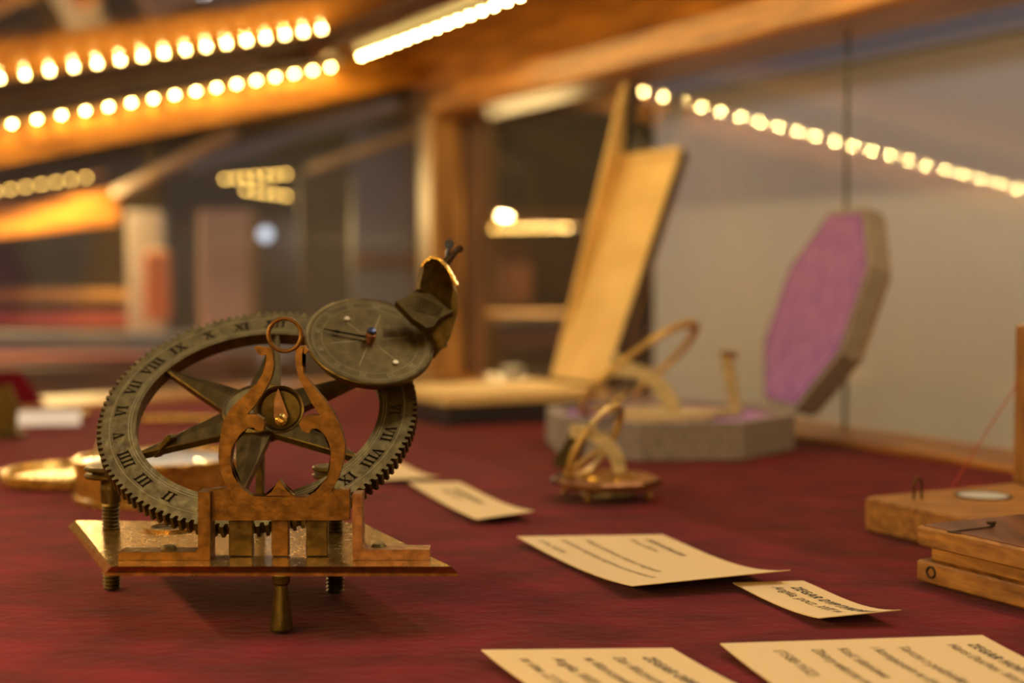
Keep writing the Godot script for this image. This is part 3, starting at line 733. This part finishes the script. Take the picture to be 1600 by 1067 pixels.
func octagonal_box() -> void:
	var c := Vector3(0.1295, 0, -1.180); var r := 0.097; var h := 0.0285
	var t := thing("octagonal_case", "grey octagonal instrument case with its purple lined lid standing open", "case", c)
	var m := MB.new(); var ax := Vector3(0.996, 0, -0.087); var ay := Vector3(0.087, 0, 0.996)
	var a := octagon(c, ax, ay, r); var b := octagon(c + Vector3.UP * h, ax, ay, r); var b2 := octagon(c + Vector3.UP * h, ax, ay, r - 0.010); var b3 := octagon(c + Vector3.UP * (h - 0.004), ax, ay, r - 0.010); var b4 := octagon(c + Vector3.UP * (h - 0.004), ax, ay, 0.001)
	for k in 8:
		var q := (k + 1) % 8
		m.quad(a[k], a[q], b[q], b[k], (a[k] + a[q]) / 2 - c)
		m.quad(b[k], b[q], b2[q], b2[k], Vector3.UP)
		m.quad(b2[k], b2[q], b3[q], b3[k], c - (b2[k] + b2[q]) / 2)
		m.flat(c, a[k], a[q], Vector3.DOWN)
	part(t, "tray", m, M.shagreen)
	m = MB.new()
	for k in 8: m.quad(b3[k], b3[(k + 1) % 8], b4[(k + 1) % 8], b4[k], Vector3.UP)
	part(t, "tray_lining", m, M.lining)
	# lid leaning towards the back
	var he := Vector3(-0.165, 0, -0.986); var hn := Vector3(0.986, 0, -0.165); var rl := 0.0885
	var hinge := Vector3(0.2245, h + 0.001, -1.196)
	var up := (Vector3.UP * 0.163 + hn * 0.058).normalized(); var n := he.cross(up).normalized()
	if n.dot(V) < 0: n = -n
	var lc := hinge + up * (rl + 0.001)
	m = MB.new()
	var f := octagon(lc, up, he, rl); var g := octagon(lc - n * 0.017, up, he, rl); var f2 := octagon(lc, up, he, rl - 0.006)
	m.loft([g, f], false)
	for k in 8:
		m.quad(f[k], f[(k + 1) % 8], f2[(k + 1) % 8], f2[k], n); m.flat(lc - n * 0.017, g[k], g[(k + 1) % 8], -n)
	var lid := part(t, "lid", m, M.shagreen)
	m = MB.new(); m.loft([octagon(lc - n * 0.001, up, he, rl - 0.0055), octagon(lc + n * 0.0006, up, he, rl - 0.0065)]); part(lid, "lid_lining", m, M.lining)
	m = MB.new()
	for k in 8: m.tube([f2[k], f2[(k + 1) % 8]], [0.0012], 6)
	part(lid, "lid_piping", m, M.lining_edge)
	m = MB.new(); m.loft([octagon(lc - n * 0.021, up, he, rl - 0.004), octagon(lc - n * 0.0172, up, he, rl - 0.004)]); part(lid, "wooden_back", m, M.wood_tan_y)
	# the ring dial resting in the tray
	var y0 := h - 0.0036
	var zd := 1.165
	var p0 := onz(1015, 655, zd)
	var d := thing("ring_dial", "brass universal ring dial with upright quadrant standing in the octagonal case", "sundial", Vector3(p0.x, y0, p0.z))
	m = MB.new(); m.lathe([Vector2(0, 0), Vector2(0.046, 0), Vector2(0.046, 0.004), Vector2(0.043, 0.005), Vector2(0, 0.005)], Transform3D(Basis(), Vector3(p0.x + 0.01, y0, p0.z)), 40); part(d, "base", m, M.brass_pale)
	var qc := onz(972, 660, zd)
	m = MB.new(); flat_ring(m, frame(qc, Vector3(0.95, 0, 0.3), Vector3.UP), 0.038, 0.050, 0.16, PI * 0.56, 0.003); part(d, "quadrant", m, M.brass_pale)
	# inclined hour ring
	var rc := onz(998, 577, zd + 0.004)
	var along := (onz(1090, 507, zd + 0.004) - onz(905, 648, zd + 0.004)).normalized()
	var across := Vector3(0.20, -0.25, -0.94)
	m = MB.new(); flat_ring(m, frame(rc, along, across), 0.0545, 0.0615, 0, TAU, 0.004, 56); part(d, "hour_ring", m, M.brass_light)
	m = MB.new(); bar(m, onz(925, 665, zd), onz(985, 590, zd), 0.005, 0.003); bar(m, onz(935, 668, zd - 0.006), onz(1000, 596, zd - 0.006), 0.003, 0.003); part(d, "sight_bar", m, M.steel)
	m = MB.new(); m.lathe([Vector2(0, -0.002), Vector2(0.005, -0.002), Vector2(0.005, 0.002), Vector2(0, 0.002)], Transform3D(Basis(Vector3.RIGHT, PI / 2), onz(962, 560, zd)), 18); part(d, "pivot", m, M.brass_pale)
	# small upright sight
	m = MB.new()
	var s0 := onz(1146, 640, 1.17); var s1 := onz(1134, 552, 1.17)
	bar(m, s0 + Vector3(0.002, 0, 0), s1, 0.010, 0.004); part(d, "upright_sight", m, M.brass_pale)
	m = MB.new(); bar(m, onz(1126, 552, 1.17), onz(1152, 556, 1.17), 0.006, 0.005); part(d, "sight_cap", m, M.brass_red)
	m = MB.new(); bar(m, Vector3(p0.x + 0.03, y0 + 0.003, p0.z - 0.004), Vector3(s0.x + 0.006, y0 + 0.003, s0.z), 0.012, 0.006, 0.001); part(d, "foot_bar", m, M.brass_pale)

# ---------------------------------------------------------------- small octagonal dial in front of it
func small_dial() -> void:
	var c := onh(948, 757, 0.008); var t := thing("octagonal_sundial", "small brass octagonal sundial on ball feet with tilted ring and arc", "sundial", Vector3(c.x, 0, c.z))
	var r := 0.0325
	var m := MB.new(); var x := Vector3(0.97, 0, -0.24); var z := Vector3(0.24, 0, 0.97)
	m.loft([octagon(c + Vector3.UP * 0.0, x, z, r * 0.97), octagon(c + Vector3.UP * 0.002, x, z, r), octagon(c + Vector3.UP * 0.004, x, z, r), octagon(c + Vector3.UP * 0.005, x, z, r * 0.97)]); part(t, "plate", m, M.brass_red)
	for an in [0.6, 2.3, 3.6, 5.2]:
		var p := c + (x * cos(an) + z * sin(an)) * r * 0.85
		m = MB.new(); m.lathe([Vector2(0, 0), Vector2(0.0016, 0.0006), Vector2(0.0024, 0.002), Vector2(0.0014, 0.004), Vector2(0.0013, 0.0082), Vector2(0, 0.0082)], Transform3D(Basis(), Vector3(p.x, 0, p.z)), 14); part(t, "ball_foot", m, M.brass_gold)
	m = MB.new(); m.lathe([Vector2(0, 0), Vector2(0.017, 0), Vector2(0.016, 0.0055), Vector2(0, 0.0055)], Transform3D(Basis(), Vector3(c.x, c.y - 0.0054, c.z)), 30); part(t, "compass_bowl", m, M.brass_pale)
	m = MB.new(); m.lathe([Vector2(0.0155, 0.005), Vector2(0.0155, 0.0066), Vector2(0.018, 0.0066), Vector2(0.0185, 0.005)], Transform3D(Basis(), c), 32); part(t, "compass_bezel", m, M.brass_gold)
	var zd := -c.z
	m = MB.new(); flat_ring(m, frame(onz(903, 738, zd), Vector3(0.96, 0, 0.2), Vector3.UP), 0.0225, 0.0308, 0.02, PI * 0.56, 0.003); part(t, "latitude_arc", m, M.brass_pale)
	var rc := onz(930, 692, zd)
	var al := (onz(982, 642, zd + 0.02) - onz(878, 742, zd - 0.02)).normalized()
	m = MB.new(); flat_ring(m, frame(rc, al, Vector3(0.30, -0.31, -0.9)), 0.0245, 0.0290, 0, TAU, 0.003, 48); part(t, "hour_ring", m, M.brass_light)
	m = MB.new(); m.box(frame(onz(892, 705, zd + 0.006), Vector3(0.5, 0.8, -0.3), Vector3(0.6, -0.3, 0.7)), Vector3(0.026, 0.016, 0.002), 0.0006); part(t, "hour_plate", m, M.brass_dark)
	m = MB.new(); bar(m, onz(880, 744, zd - 0.004), onz(938, 700, zd - 0.004), 0.003, 0.003); part(t, "ring_stay", m, M.brass_light)
	m = MB.new(); bar(m, onz(892, 706, zd), onz(972, 640, zd), 0.003, 0.003); part(t, "gnomon", m, M.steel)
	m = MB.new(); m.lathe([Vector2(0, -0.0035), Vector2(0.003, -0.0035), Vector2(0.003, 0.0035), Vector2(0, 0.0035)], Transform3D(Basis(Vector3.BACK, PI / 2), onz(876, 747, zd)), 16); part(t, "hinge", m, M.iron)
	m = MB.new(); m.tube([onz(872, 747, zd), onz(862, 752, zd)], [0.0016, 0.0022], 10); part(t, "hinge_pin", m, M.steel)

# ---------------------------------------------------------------- large cream diptych by the post
func diptych() -> void:
	var r0 := onh(942, 652, 0.0)
	var t := thing("diptych_sundial", "large cream diptych with black edges, its tall leaf leaning against the glass", "sundial", r0)
	var far := -U; var left := V; var L := 0.17; var D := 0.135; var hh := 0.029
	var m := MB.new()
	var c := r0 + left * (L + 0.0) / 2 + far * D / 2
	m.box(Transform3D(TC.basis, c + Vector3.UP * 0.009), Vector3(L, 0.018, D), 0.0015); part(t, "base_leaf", m, M.black_edge)
	m = MB.new(); m.box(Transform3D(TC.basis, c + Vector3.UP * 0.0235), Vector3(L + 0.002, 0.011, D + 0.002), 0.0012); part(t, "dial_face", m, M.cream)
	# leaning leaf
	var hg := r0 + Vector3.UP * (hh + 0.001)
	var up := (Vector3.UP * 0.232 - V * 0.088).normalized(); var ln := 0.256
	var n := far.cross(up).normalized()
	if n.dot(V) < 0: n = -n
	var W := 0.112
	m = MB.new(); m.box(Transform3D(Basis(far, up, far.cross(up)), hg + far * W / 2 + up * ln / 2 - n * 0.0062), Vector3(W, ln, 0.008), 0.001); var leaf := part(t, "standing_leaf", m, M.black_edge)
	m = MB.new(); m.box(Transform3D(Basis(far, up, far.cross(up)), hg + far * W / 2 + up * ln / 2 - n * 0.0012), Vector3(W - 0.002, ln - 0.004, 0.002), 0.0003); part(leaf, "paper_face", m, M.cream)
	m = MB.new(); m.box(Transform3D(Basis(far, up, far.cross(up)), hg + far * W / 2 + up * ln / 2 - n * 0.012), Vector3(W - 0.004, ln - 0.01, 0.003), 0.0003); part(leaf, "wooden_back", m, M.wood_tan_y)
	m = MB.new(); m.box(Transform3D(Basis(far, up, far.cross(up)), hg + far * W / 2 + up * (ln - 0.004) + n * 0.001), Vector3(W - 0.002, 0.008, 0.004), 0.0005); part(leaf, "top_batten", m, M.cream)
	m = MB.new(); m.tube([hg + far * 0.01, hg + far * (W - 0.01)], [0.003], 10); part(t, "hinge", m, M.brass_dark)
	# tall tapering rear leaf, joined to the far edge of the standing one
	var A := hg + far * (W + 0.001) - n * 0.004; var Cx := A + up * ln
	var B := pix(974, 130, 1.515); var Bx := pix(992, 130, 1.510)
	var o := frame(A, B - A, Cx - A)
	var pl := PackedVector2Array()
	for p in [A, B, Bx, Cx]:
		var q: Vector3 = o.affine_inverse() * p
		pl.append(Vector2(q.x, q.y))
	m = MB.new(); m.prism(pl, o, -0.002, 0.002); var rear := part(t, "rear_leaf", m, M.cream)
	m = MB.new(); bar(m, Bx, Cx, 0.009, 0.010, 0.001); part(rear, "black_binding", m, M.black_edge)
	# white weight standing behind it
	var p := onh(800, 606, 0.003)
	m = MB.new(); m.lathe([Vector2(0, 0), Vector2(0.012, 0), Vector2(0.013, 0.004), Vector2(0.010, 0.014), Vector2(0.013, 0.022), Vector2(0.013, 0.026), Vector2(0, 0.027)], Transform3D(Basis(), Vector3(p.x, 0.003, p.z)), 24)
	single("white_cup", m, M.dial_white, "small white turned cup on the ledge behind the cream diptych", "cup", Vector3(p.x, 0.003, p.z))

# ---------------------------------------------------------------- wooden dials at the right
func wooden_dials() -> void:
	var a := onh(1350, 828, 0.0); var h := 0.0188
	var t := thing("string_gnomon_sundial", "open wooden diptych sundial with red string and inset compass", "sundial", a)
	var ex := -V; var ez := U
	var lx := 0.135; var lz := 0.085
	var b := Basis(ex, Vector3.UP, ex.cross(Vector3.UP))
	var m := MB.new(); m.box(Transform3D(b, a + ex * lx / 2 + ez * lz / 2 + Vector3.UP * h / 2), Vector3(lx, h, lz), 0.0012); part(t, "base", m, M.wood_box_x)
	var cc := onh(1536, 775, h)
	m = MB.new(); m.lathe([Vector2(0.0155, 0), Vector2(0.0155, 0.0008), Vector2(0.0138, 0.0008), Vector2(0.0138, 0.0)], Transform3D(Basis(), cc), 40); var comp := part(t, "compass", m, M.brass_dark)
	m = MB.new(); m.lathe([Vector2(0.0138, 0.0001), Vector2(0.0138, 0.0003), Vector2(0, 0.0003)], Transform3D(Basis(), cc), 40); part(comp, "compass_card", m, M.dial_white)
	m = MB.new(); m.lathe([Vector2(0.0139, 0.0006), Vector2(0, 0.0009)], Transform3D(Basis(), cc), 40); part(comp, "compass_glass", m, M.watch_glass)
	m = MB.new(); var s := onh(1434, 780, h); var pts := [s + ex * -0.0028]
	for k in 9: pts.append(s + Vector3.UP * 0.0085 + ex * (-cos(PI * k / 8)) * 0.0028 + Vector3.UP * sin(PI * k / 8) * 0.003)
	pts.append(s + ex * 0.0028)
	m.tube(pts, [0.0008], 8); part(t, "staple", m, M.brass_dark)
	# upright leaf, seen nearly edge on
	var l0 := onh(1589, 757, h)
	m = MB.new(); var lh := 0.093
	m.box(Transform3D(b, l0 + ex * 0.012 + ez * 0.035 + Vector3.UP * (lh / 2 + 0.001)), Vector3(0.011, lh, 0.080), 0.0012)
	for i in m.v.size(): m.v[i] -= ex * 0.0055
	part(t, "upright_leaf", m, M.wood_box_y)
	m = MB.new(); m.tube([onh(1487, 762, h), onz(1590, 598, -l0.z - 0.01)], [0.00035], 6); part(t, "gnomon_string", m, M.thread)
	# closed box in front
	var c := onh(1431, 906, 0.0)
	t = thing("wooden_dial_box", "closed worn wooden sundial box of two leaves with iron hook", "box", c)
	var bl := 0.12; var bw := 0.085
	for e in [[0.0, 0.0098, 0.0, "lower_leaf"], [0.0098, 0.0165, 0.0045, "middle_block"], [0.0165, 0.0258, 0.0, "upper_leaf"]]:
		m = MB.new(); var i: float = e[2]
		m.box(Transform3D(b, c + ex * (bw / 2) + ez * (bl / 2) + Vector3.UP * (e[0] + e[1]) / 2), Vector3(bw - 2 * i, e[1] - e[0], bl - 2 * i), 0.0009)
		part(t, e[3], m, M.wood_box_z)
	m = MB.new(); m.box(Transform3D(b, c + ex * (bw / 2) + ez * (bl / 2) + Vector3.UP * 0.0260), Vector3(bw - 0.004, 0.0005, bl - 0.004), 0.0); part(t, "dark_top_face", m, M.wood_brown_z)
	m = MB.new()
	var k0 := onh(1486, 831, 0.0264); var k1 := onh(1545, 824, 0.0264)
	m.tube([k0, k1, k1 + Vector3(0.0022, 0.0010, 0.0), k1 + Vector3(0.003, 0.002, 0), k1 + Vector3(-0.001, 0.0022, 0)], [0.0006, 0.0006, 0.0008, 0.0009, 0.0007], 8); part(t, "hook", m, M.iron)
	m = MB.new(); m.tube([k0 + Vector3(-0.0015, 0.0002, 0.0), k0 + Vector3(0.003, 0.0002, 0.004)], [0.0005], 6); part(t, "hook_pin", m, M.iron)
	m = MB.new(); pts = []
	var e0 := onh(1492, 906, 0.0); var wall := c + ez * 0.02 + Vector3.UP * 0.0052
	var tt := ((e0 - c).dot(ez))
	wall = c + ez * clampf(tt * 0.62, 0.01, 0.05) + Vector3.UP * 0.0055 - ex * 0.0003
	for k in 20: pts.append(wall + ez * cos(TAU * k / 20) * 0.0026 + Vector3.UP * sin(TAU * k / 20) * 0.0024)
	m.tube(pts, [0.0006], 6, true); part(t, "eye_ring", m, M.iron)

# ---------------------------------------------------------------- things to the left
func left_things() -> void:
	var c := onh(250, 775, 0.0); c = Vector3(c.x, 0, c.z)
	var t := thing("compass_box", "round brass compass box with glass top behind the toothed ring", "compass", c)
	var r := 0.0535
	var m := MB.new(); m.lathe([Vector2(0, 0), Vector2(r, 0), Vector2(r, 0.003), Vector2(r * 0.975, 0.004), Vector2(r * 0.975, 0.022), Vector2(r, 0.023), Vector2(r, 0.026), Vector2(r * 0.93, 0.0265), Vector2(r * 0.93, 0.022), Vector2(0, 0.022)], Transform3D(Basis(), c), 64); part(t, "drum", m, M.brass_gold)
	m = MB.new(); m.lathe([Vector2(r * 0.92, 0.0225), Vector2(0, 0.0226)], Transform3D(Basis(), c), 48); part(t, "dial_card", m, M.dial_white)
	m = MB.new(); m.lathe([Vector2(r * 0.93, 0.0245), Vector2(r * 0.6, 0.0275), Vector2(0, 0.0285)], Transform3D(Basis(), c), 48); part(t, "glass_top", m, M.watch_glass)
	m = MB.new(); var g := onz(160, 722, -c.z - 0.02)
	m.tube([g, onz(149, 705, -g.z), onz(156, 688, -g.z), onz(160, 668, -g.z)], [0.0008], 8); m.tube([onz(160, 668, -g.z), onz(172, 720, -g.z)], [0.0016, 0.0012], 8)
	part(t, "gnomon_wire", m, M.brass_pale)
	var d := onh(112, 738, 0.006)
	t = thing("brass_disc_dial", "flat round polished brass dial lying behind the compass box", "dial", Vector3(d.x, 0, d.z))
	var rd := 0.047
	m = MB.new(); m.lathe([Vector2(0, 0.004), Vector2(rd * 0.95, 0.0), Vector2(rd * 0.985, 0.001), Vector2(rd, 0.0025), Vector2(rd, 0.0045), Vector2(rd * 0.98, 0.0052), Vector2(0, 0.0052)], Transform3D(Basis(), Vector3(d.x, 0, d.z)), 56); part(t, "disc", m, M.brass_gold)
	m = MB.new(); m.lathe([Vector2(rd * 0.92, 0.005), Vector2(rd * 0.99, 0.0056), Vector2(rd * 1.0, 0.0072), Vector2(rd * 0.97, 0.0088), Vector2(rd * 0.92, 0.0084), Vector2(rd * 0.88, 0.0054)], Transform3D(Basis(), Vector3(d.x, 0, d.z)), 56); part(t, "rolled_rim", m, M.brass_gold)
	# white card on edge, brass rulers, small dial at the frame edge
	m = MB.new(); var a := onh(22, 667, 0.0); var b := onh(125, 665, 0.0)
	m.box(frame((a + b) / 2 + Vector3.UP * 0.0075 + Vector3(0, 0, -0.002), b - a, Vector3(0, 0.9, -0.35)), Vector3(a.distance_to(b), 0.0145, 0.0008), 0.0002)
	single("place_card", m, M.white_card, "narrow white card propped up behind the brass lid", "card", (a + b) / 2)
	for e in [[30, 140, 652, "short flat brass ruler lying just before the far ledge", 0.010], [215, 345, 660, "fluted brass rod lying on the velvet seen through the hour ring", 0.006]]:
		m = MB.new(); a = onh(e[0], e[2], 0.0); b = onh(e[1], e[2], 0.0)
		if e[4] > 0.008: bar(m, a + Vector3.UP * 0.003, b + Vector3.UP * 0.003, 0.012, 0.006, 0.001)
		else:
			var ps := []; var rs := []
			for k in 41: ps.append(a.lerp(b, k / 40.0) + Vector3.UP * 0.0035); rs.append(0.0034 if k % 2 else 0.0026)
			m.tube(ps, rs, 10)
		single("brass_ruler" if e[4] > 0.008 else "brass_rod", m, M.brass_gold, e[3], "ruler" if e[4] > 0.008 else "rod", (a + b) / 2)
	var s := onh(8, 682, 0.0)
	t = thing("brass_gnomon_dial", "small dark brass dial with upright plate beside the white card", "sundial", s)
	m = MB.new(); m.lathe([Vector2(0, 0), Vector2(0.018, 0), Vector2(0.018, 0.003), Vector2(0.008, 0.006), Vector2(0, 0.006)], Transform3D(Basis(), s), 28); part(t, "foot", m, M.brass_dark)
	m = MB.new(); m.prism(PackedVector2Array([Vector2(-0.012, 0.005), Vector2(0.010, 0.005), Vector2(0.012, 0.03), Vector2(0.004, 0.046), Vector2(-0.006, 0.044), Vector2(-0.014, 0.028)]), Transform3D(Basis(), s), -0.002, 0.002); part(t, "upright_plate", m, M.brass_dark)
	m = MB.new(); a = onh(-40, 634, 0.004); b = onh(52, 634, 0.004)
	m.prism(PackedVector2Array([Vector2(-0.07, 0), Vector2(0.03, 0), Vector2(0.006, 0.036), Vector2(-0.07, 0.036)]), frame(a.lerp(b, 0.7) + Vector3.UP * 0.0005, V * -1, Vector3.UP), -0.03, 0.0)
	single("velvet_block", m, M.velvet, "dark red velvet wedge on the far wooden ledge", "display block", a.lerp(b, 0.7))

# ---------------------------------------------------------------- what shows beyond the glass
func board(t: Node, called: String, x0: float, x1: float, y0: float, y1: float, d: float, th: float, m: Material) -> void:
	var a := pix(x0, y1, d); var b := pix(x1, y0, d)
	var mb := MB.new(); mb.box(Transform3D(Basis(), Vector3((a.x + b.x) / 2, (a.y + b.y) / 2, a.z - th / 2)), Vector3(b.x - a.x, b.y - a.y, th), 0.003)
	part(t, called, mb, m)
func beam(t: Node, called: String, x0: float, y0: float, d0: float, x1: float, y1: float, d1: float, w: float, h: float, m: Material) -> void:
	var mb := MB.new(); bar(mb, pix(x0, y0, d0), pix(x1, y1, d1), w, h, 0.003); part(t, called, mb, m)

func background() -> void:
	# second showcase beyond the far end
	var t := thing("far_showcase", "second wooden showcase beyond the far glass with warm lamp rows", "showcase", cs(0.5, -0.85, -1.2), "", TC.basis)
	var m := MB.new()
	cbox(m, -0.1, 1.6, -0.85, -0.02, -2.4, -0.75, 0.004); part(t, "body", m, M.wood_brown_x)
	m = MB.new(); cbox(m, 0.0, 1.5, -0.02, -0.010, -2.3, -0.8, 0.0); part(t, "velvet_floor", m, M.red_board)
	beam(t, "sloping_rail", -260, 372, 2.75, 185, 322, 2.95, 0.04, 0.075, M.wood_x)
	beam(t, "glazing_bar", 180, 302, 2.8, 368, 207, 2.6, 0.02, 0.022, M.wood_tan_z)
	beam(t, "glazing_bar", 482, 266, 2.8, 660, 203, 2.6, 0.02, 0.020, M.wood_tan_z)
	beam(t, "grey_bar", 300, 262, 2.5, 620, 165, 2.4, 0.02, 0.024, M.slate_board)
	board(t, "front_post", 468, 548, 270, 640, 2.62, 0.06, M.wood_dark_y)
	board(t, "end_post", 200, 258, 330, 560, 2.9, 0.03, M.grey_board)
	board(t, "shelf_edge", -200, 205, 452, 470, 3.0, 0.05, M.wood_tan_x)
	board(t, "shelf_edge", -200, 205, 488, 512, 3.0, 0.05, M.red_board)
	board(t, "base_rail", -200, 470, 520, 552, 2.55, 0.05, M.grey_board)
	board(t, "back_board", -250, 470, 330, 600, 3.5, 0.03, M.wood_dark_x)
	t = thing("display_panel", "tall pinkish display panel standing in the far showcase", "panel", pix(356, 560, 2.7))
	board(t, "face", 312, 402, 328, 540, 2.7, 0.02, M.pink_board)
	board(t, "edge_strip", 390, 404, 330, 540, 2.695, 0.004, M.wood_tan_y)
	t = thing("orange_book", "small orange bound book upright in the far showcase", "book", pix(244, 500, 2.85))
	board(t, "cover", 226, 264, 395, 500, 2.82, 0.03, M.orange_board)
	board(t, "pages", 228, 262, 390, 396, 2.825, 0.026, M.card)
	t = thing("slate_screen", "grey partition screen between the far showcase and the post", "partition", pix(600, 600, 3.3))
	board(t, "panel", 546, 668, 200, 520, 3.3, 0.03, M.slate_board)
	board(t, "panel_rail", 540, 672, 395, 420, 3.28, 0.03, M.wood_brown_x)
	var far_group := "distant lamp rows in the far showcase"
	led_line("led_strip", "distant row of warm lamps along the far showcase rail", pix(-160, 322, 2.68), pix(154, 273, 2.88), Vector3.DOWN + Vector3.BACK * 0.6, 0.03, M.led_far_light, 0.7, far_group, 6)
	led_line("led_strip", "short distant lamp row high in the far showcase", pix(352, 279, 3.1), pix(452, 271, 3.1), Vector3.DOWN + Vector3.BACK, 0.022, M.led_far_light, 0.0, "", 6)
	led_line("led_strip", "short distant lamp row below another, left of the dark post", pix(385, 297, 3.15), pix(452, 306, 3.15), Vector3.DOWN + Vector3.BACK, 0.022, M.led_far_light, 0.0, "", 6)
	led_line("led_strip", "upright pair of distant lamps on the dark post", pix(484, 274, 2.617), pix(484, 290, 2.617), Vector3.BACK, 0.0185, M.led_far_light, 0.0, "", 6)
	led_line("led_strip", "single distant lamp low on the dark post", pix(485, 335, 2.617), pix(485, 336, 2.617), Vector3.BACK, 0.02, M.led_far_light, 0.0, "", 6)
	var g := thing("globe_lamp", "small white globe lamp glowing beyond the far showcase", "lamp", pix(415, 366, 3.2))
	m = MB.new(); m.lathe([Vector2(0, -0.016), Vector2(0.011, -0.011), Vector2(0.016, 0), Vector2(0.011, 0.011), Vector2(0, 0.016)], Transform3D(Basis(), g.position), 20); part(g, "bulb", m, M.globe_light)
	m = MB.new(); m.lathe([Vector2(0.005, 0.012), Vector2(0.005, 0.022), Vector2(0, 0.022)], Transform3D(Basis(), g.position), 12); part(g, "cap", m, M.grey_metal)
	var l := OmniLight3D.new(); l.name = "glow"; l.light_energy = 0.01; l.light_size = 0.016; l.omni_range = 12; l.shadow_enabled = true; g.add_child(l)
	# cabinet seen through the back glass
	t = thing("wall_cabinet", "brown wooden cabinet with a lit shelf seen between post and diptych", "cabinet", pix(860, 700, 3.1))
	board(t, "back_panel", 640, 1040, 60, 900, 3.4, 0.03, M.room_brown)
	board(t, "side_panel", 770, 832, 205, 335, 3.2, 0.1, M.wood_dark_y)
	board(t, "side_panel", 775, 832, 395, 480, 3.2, 0.1, M.wood_dark_y)
	board(t, "shelf", 720, 960, 328, 353, 3.1, 0.2, M.wood_x)
	board(t, "shelf", 720, 960, 488, 506, 3.1, 0.2, M.wood_tan_x)
	board(t, "cornice", 640, 1040, 150, 185, 3.1, 0.2, M.wood_brown_x)
	led_line("led_strip", "warm lamp row under the lit cabinet shelf", pix(772, 357, 3.13), pix(896, 355, 3.13), Vector3.DOWN + Vector3.BACK, 0.02, M.led_far_light, 0.35, "", 6)
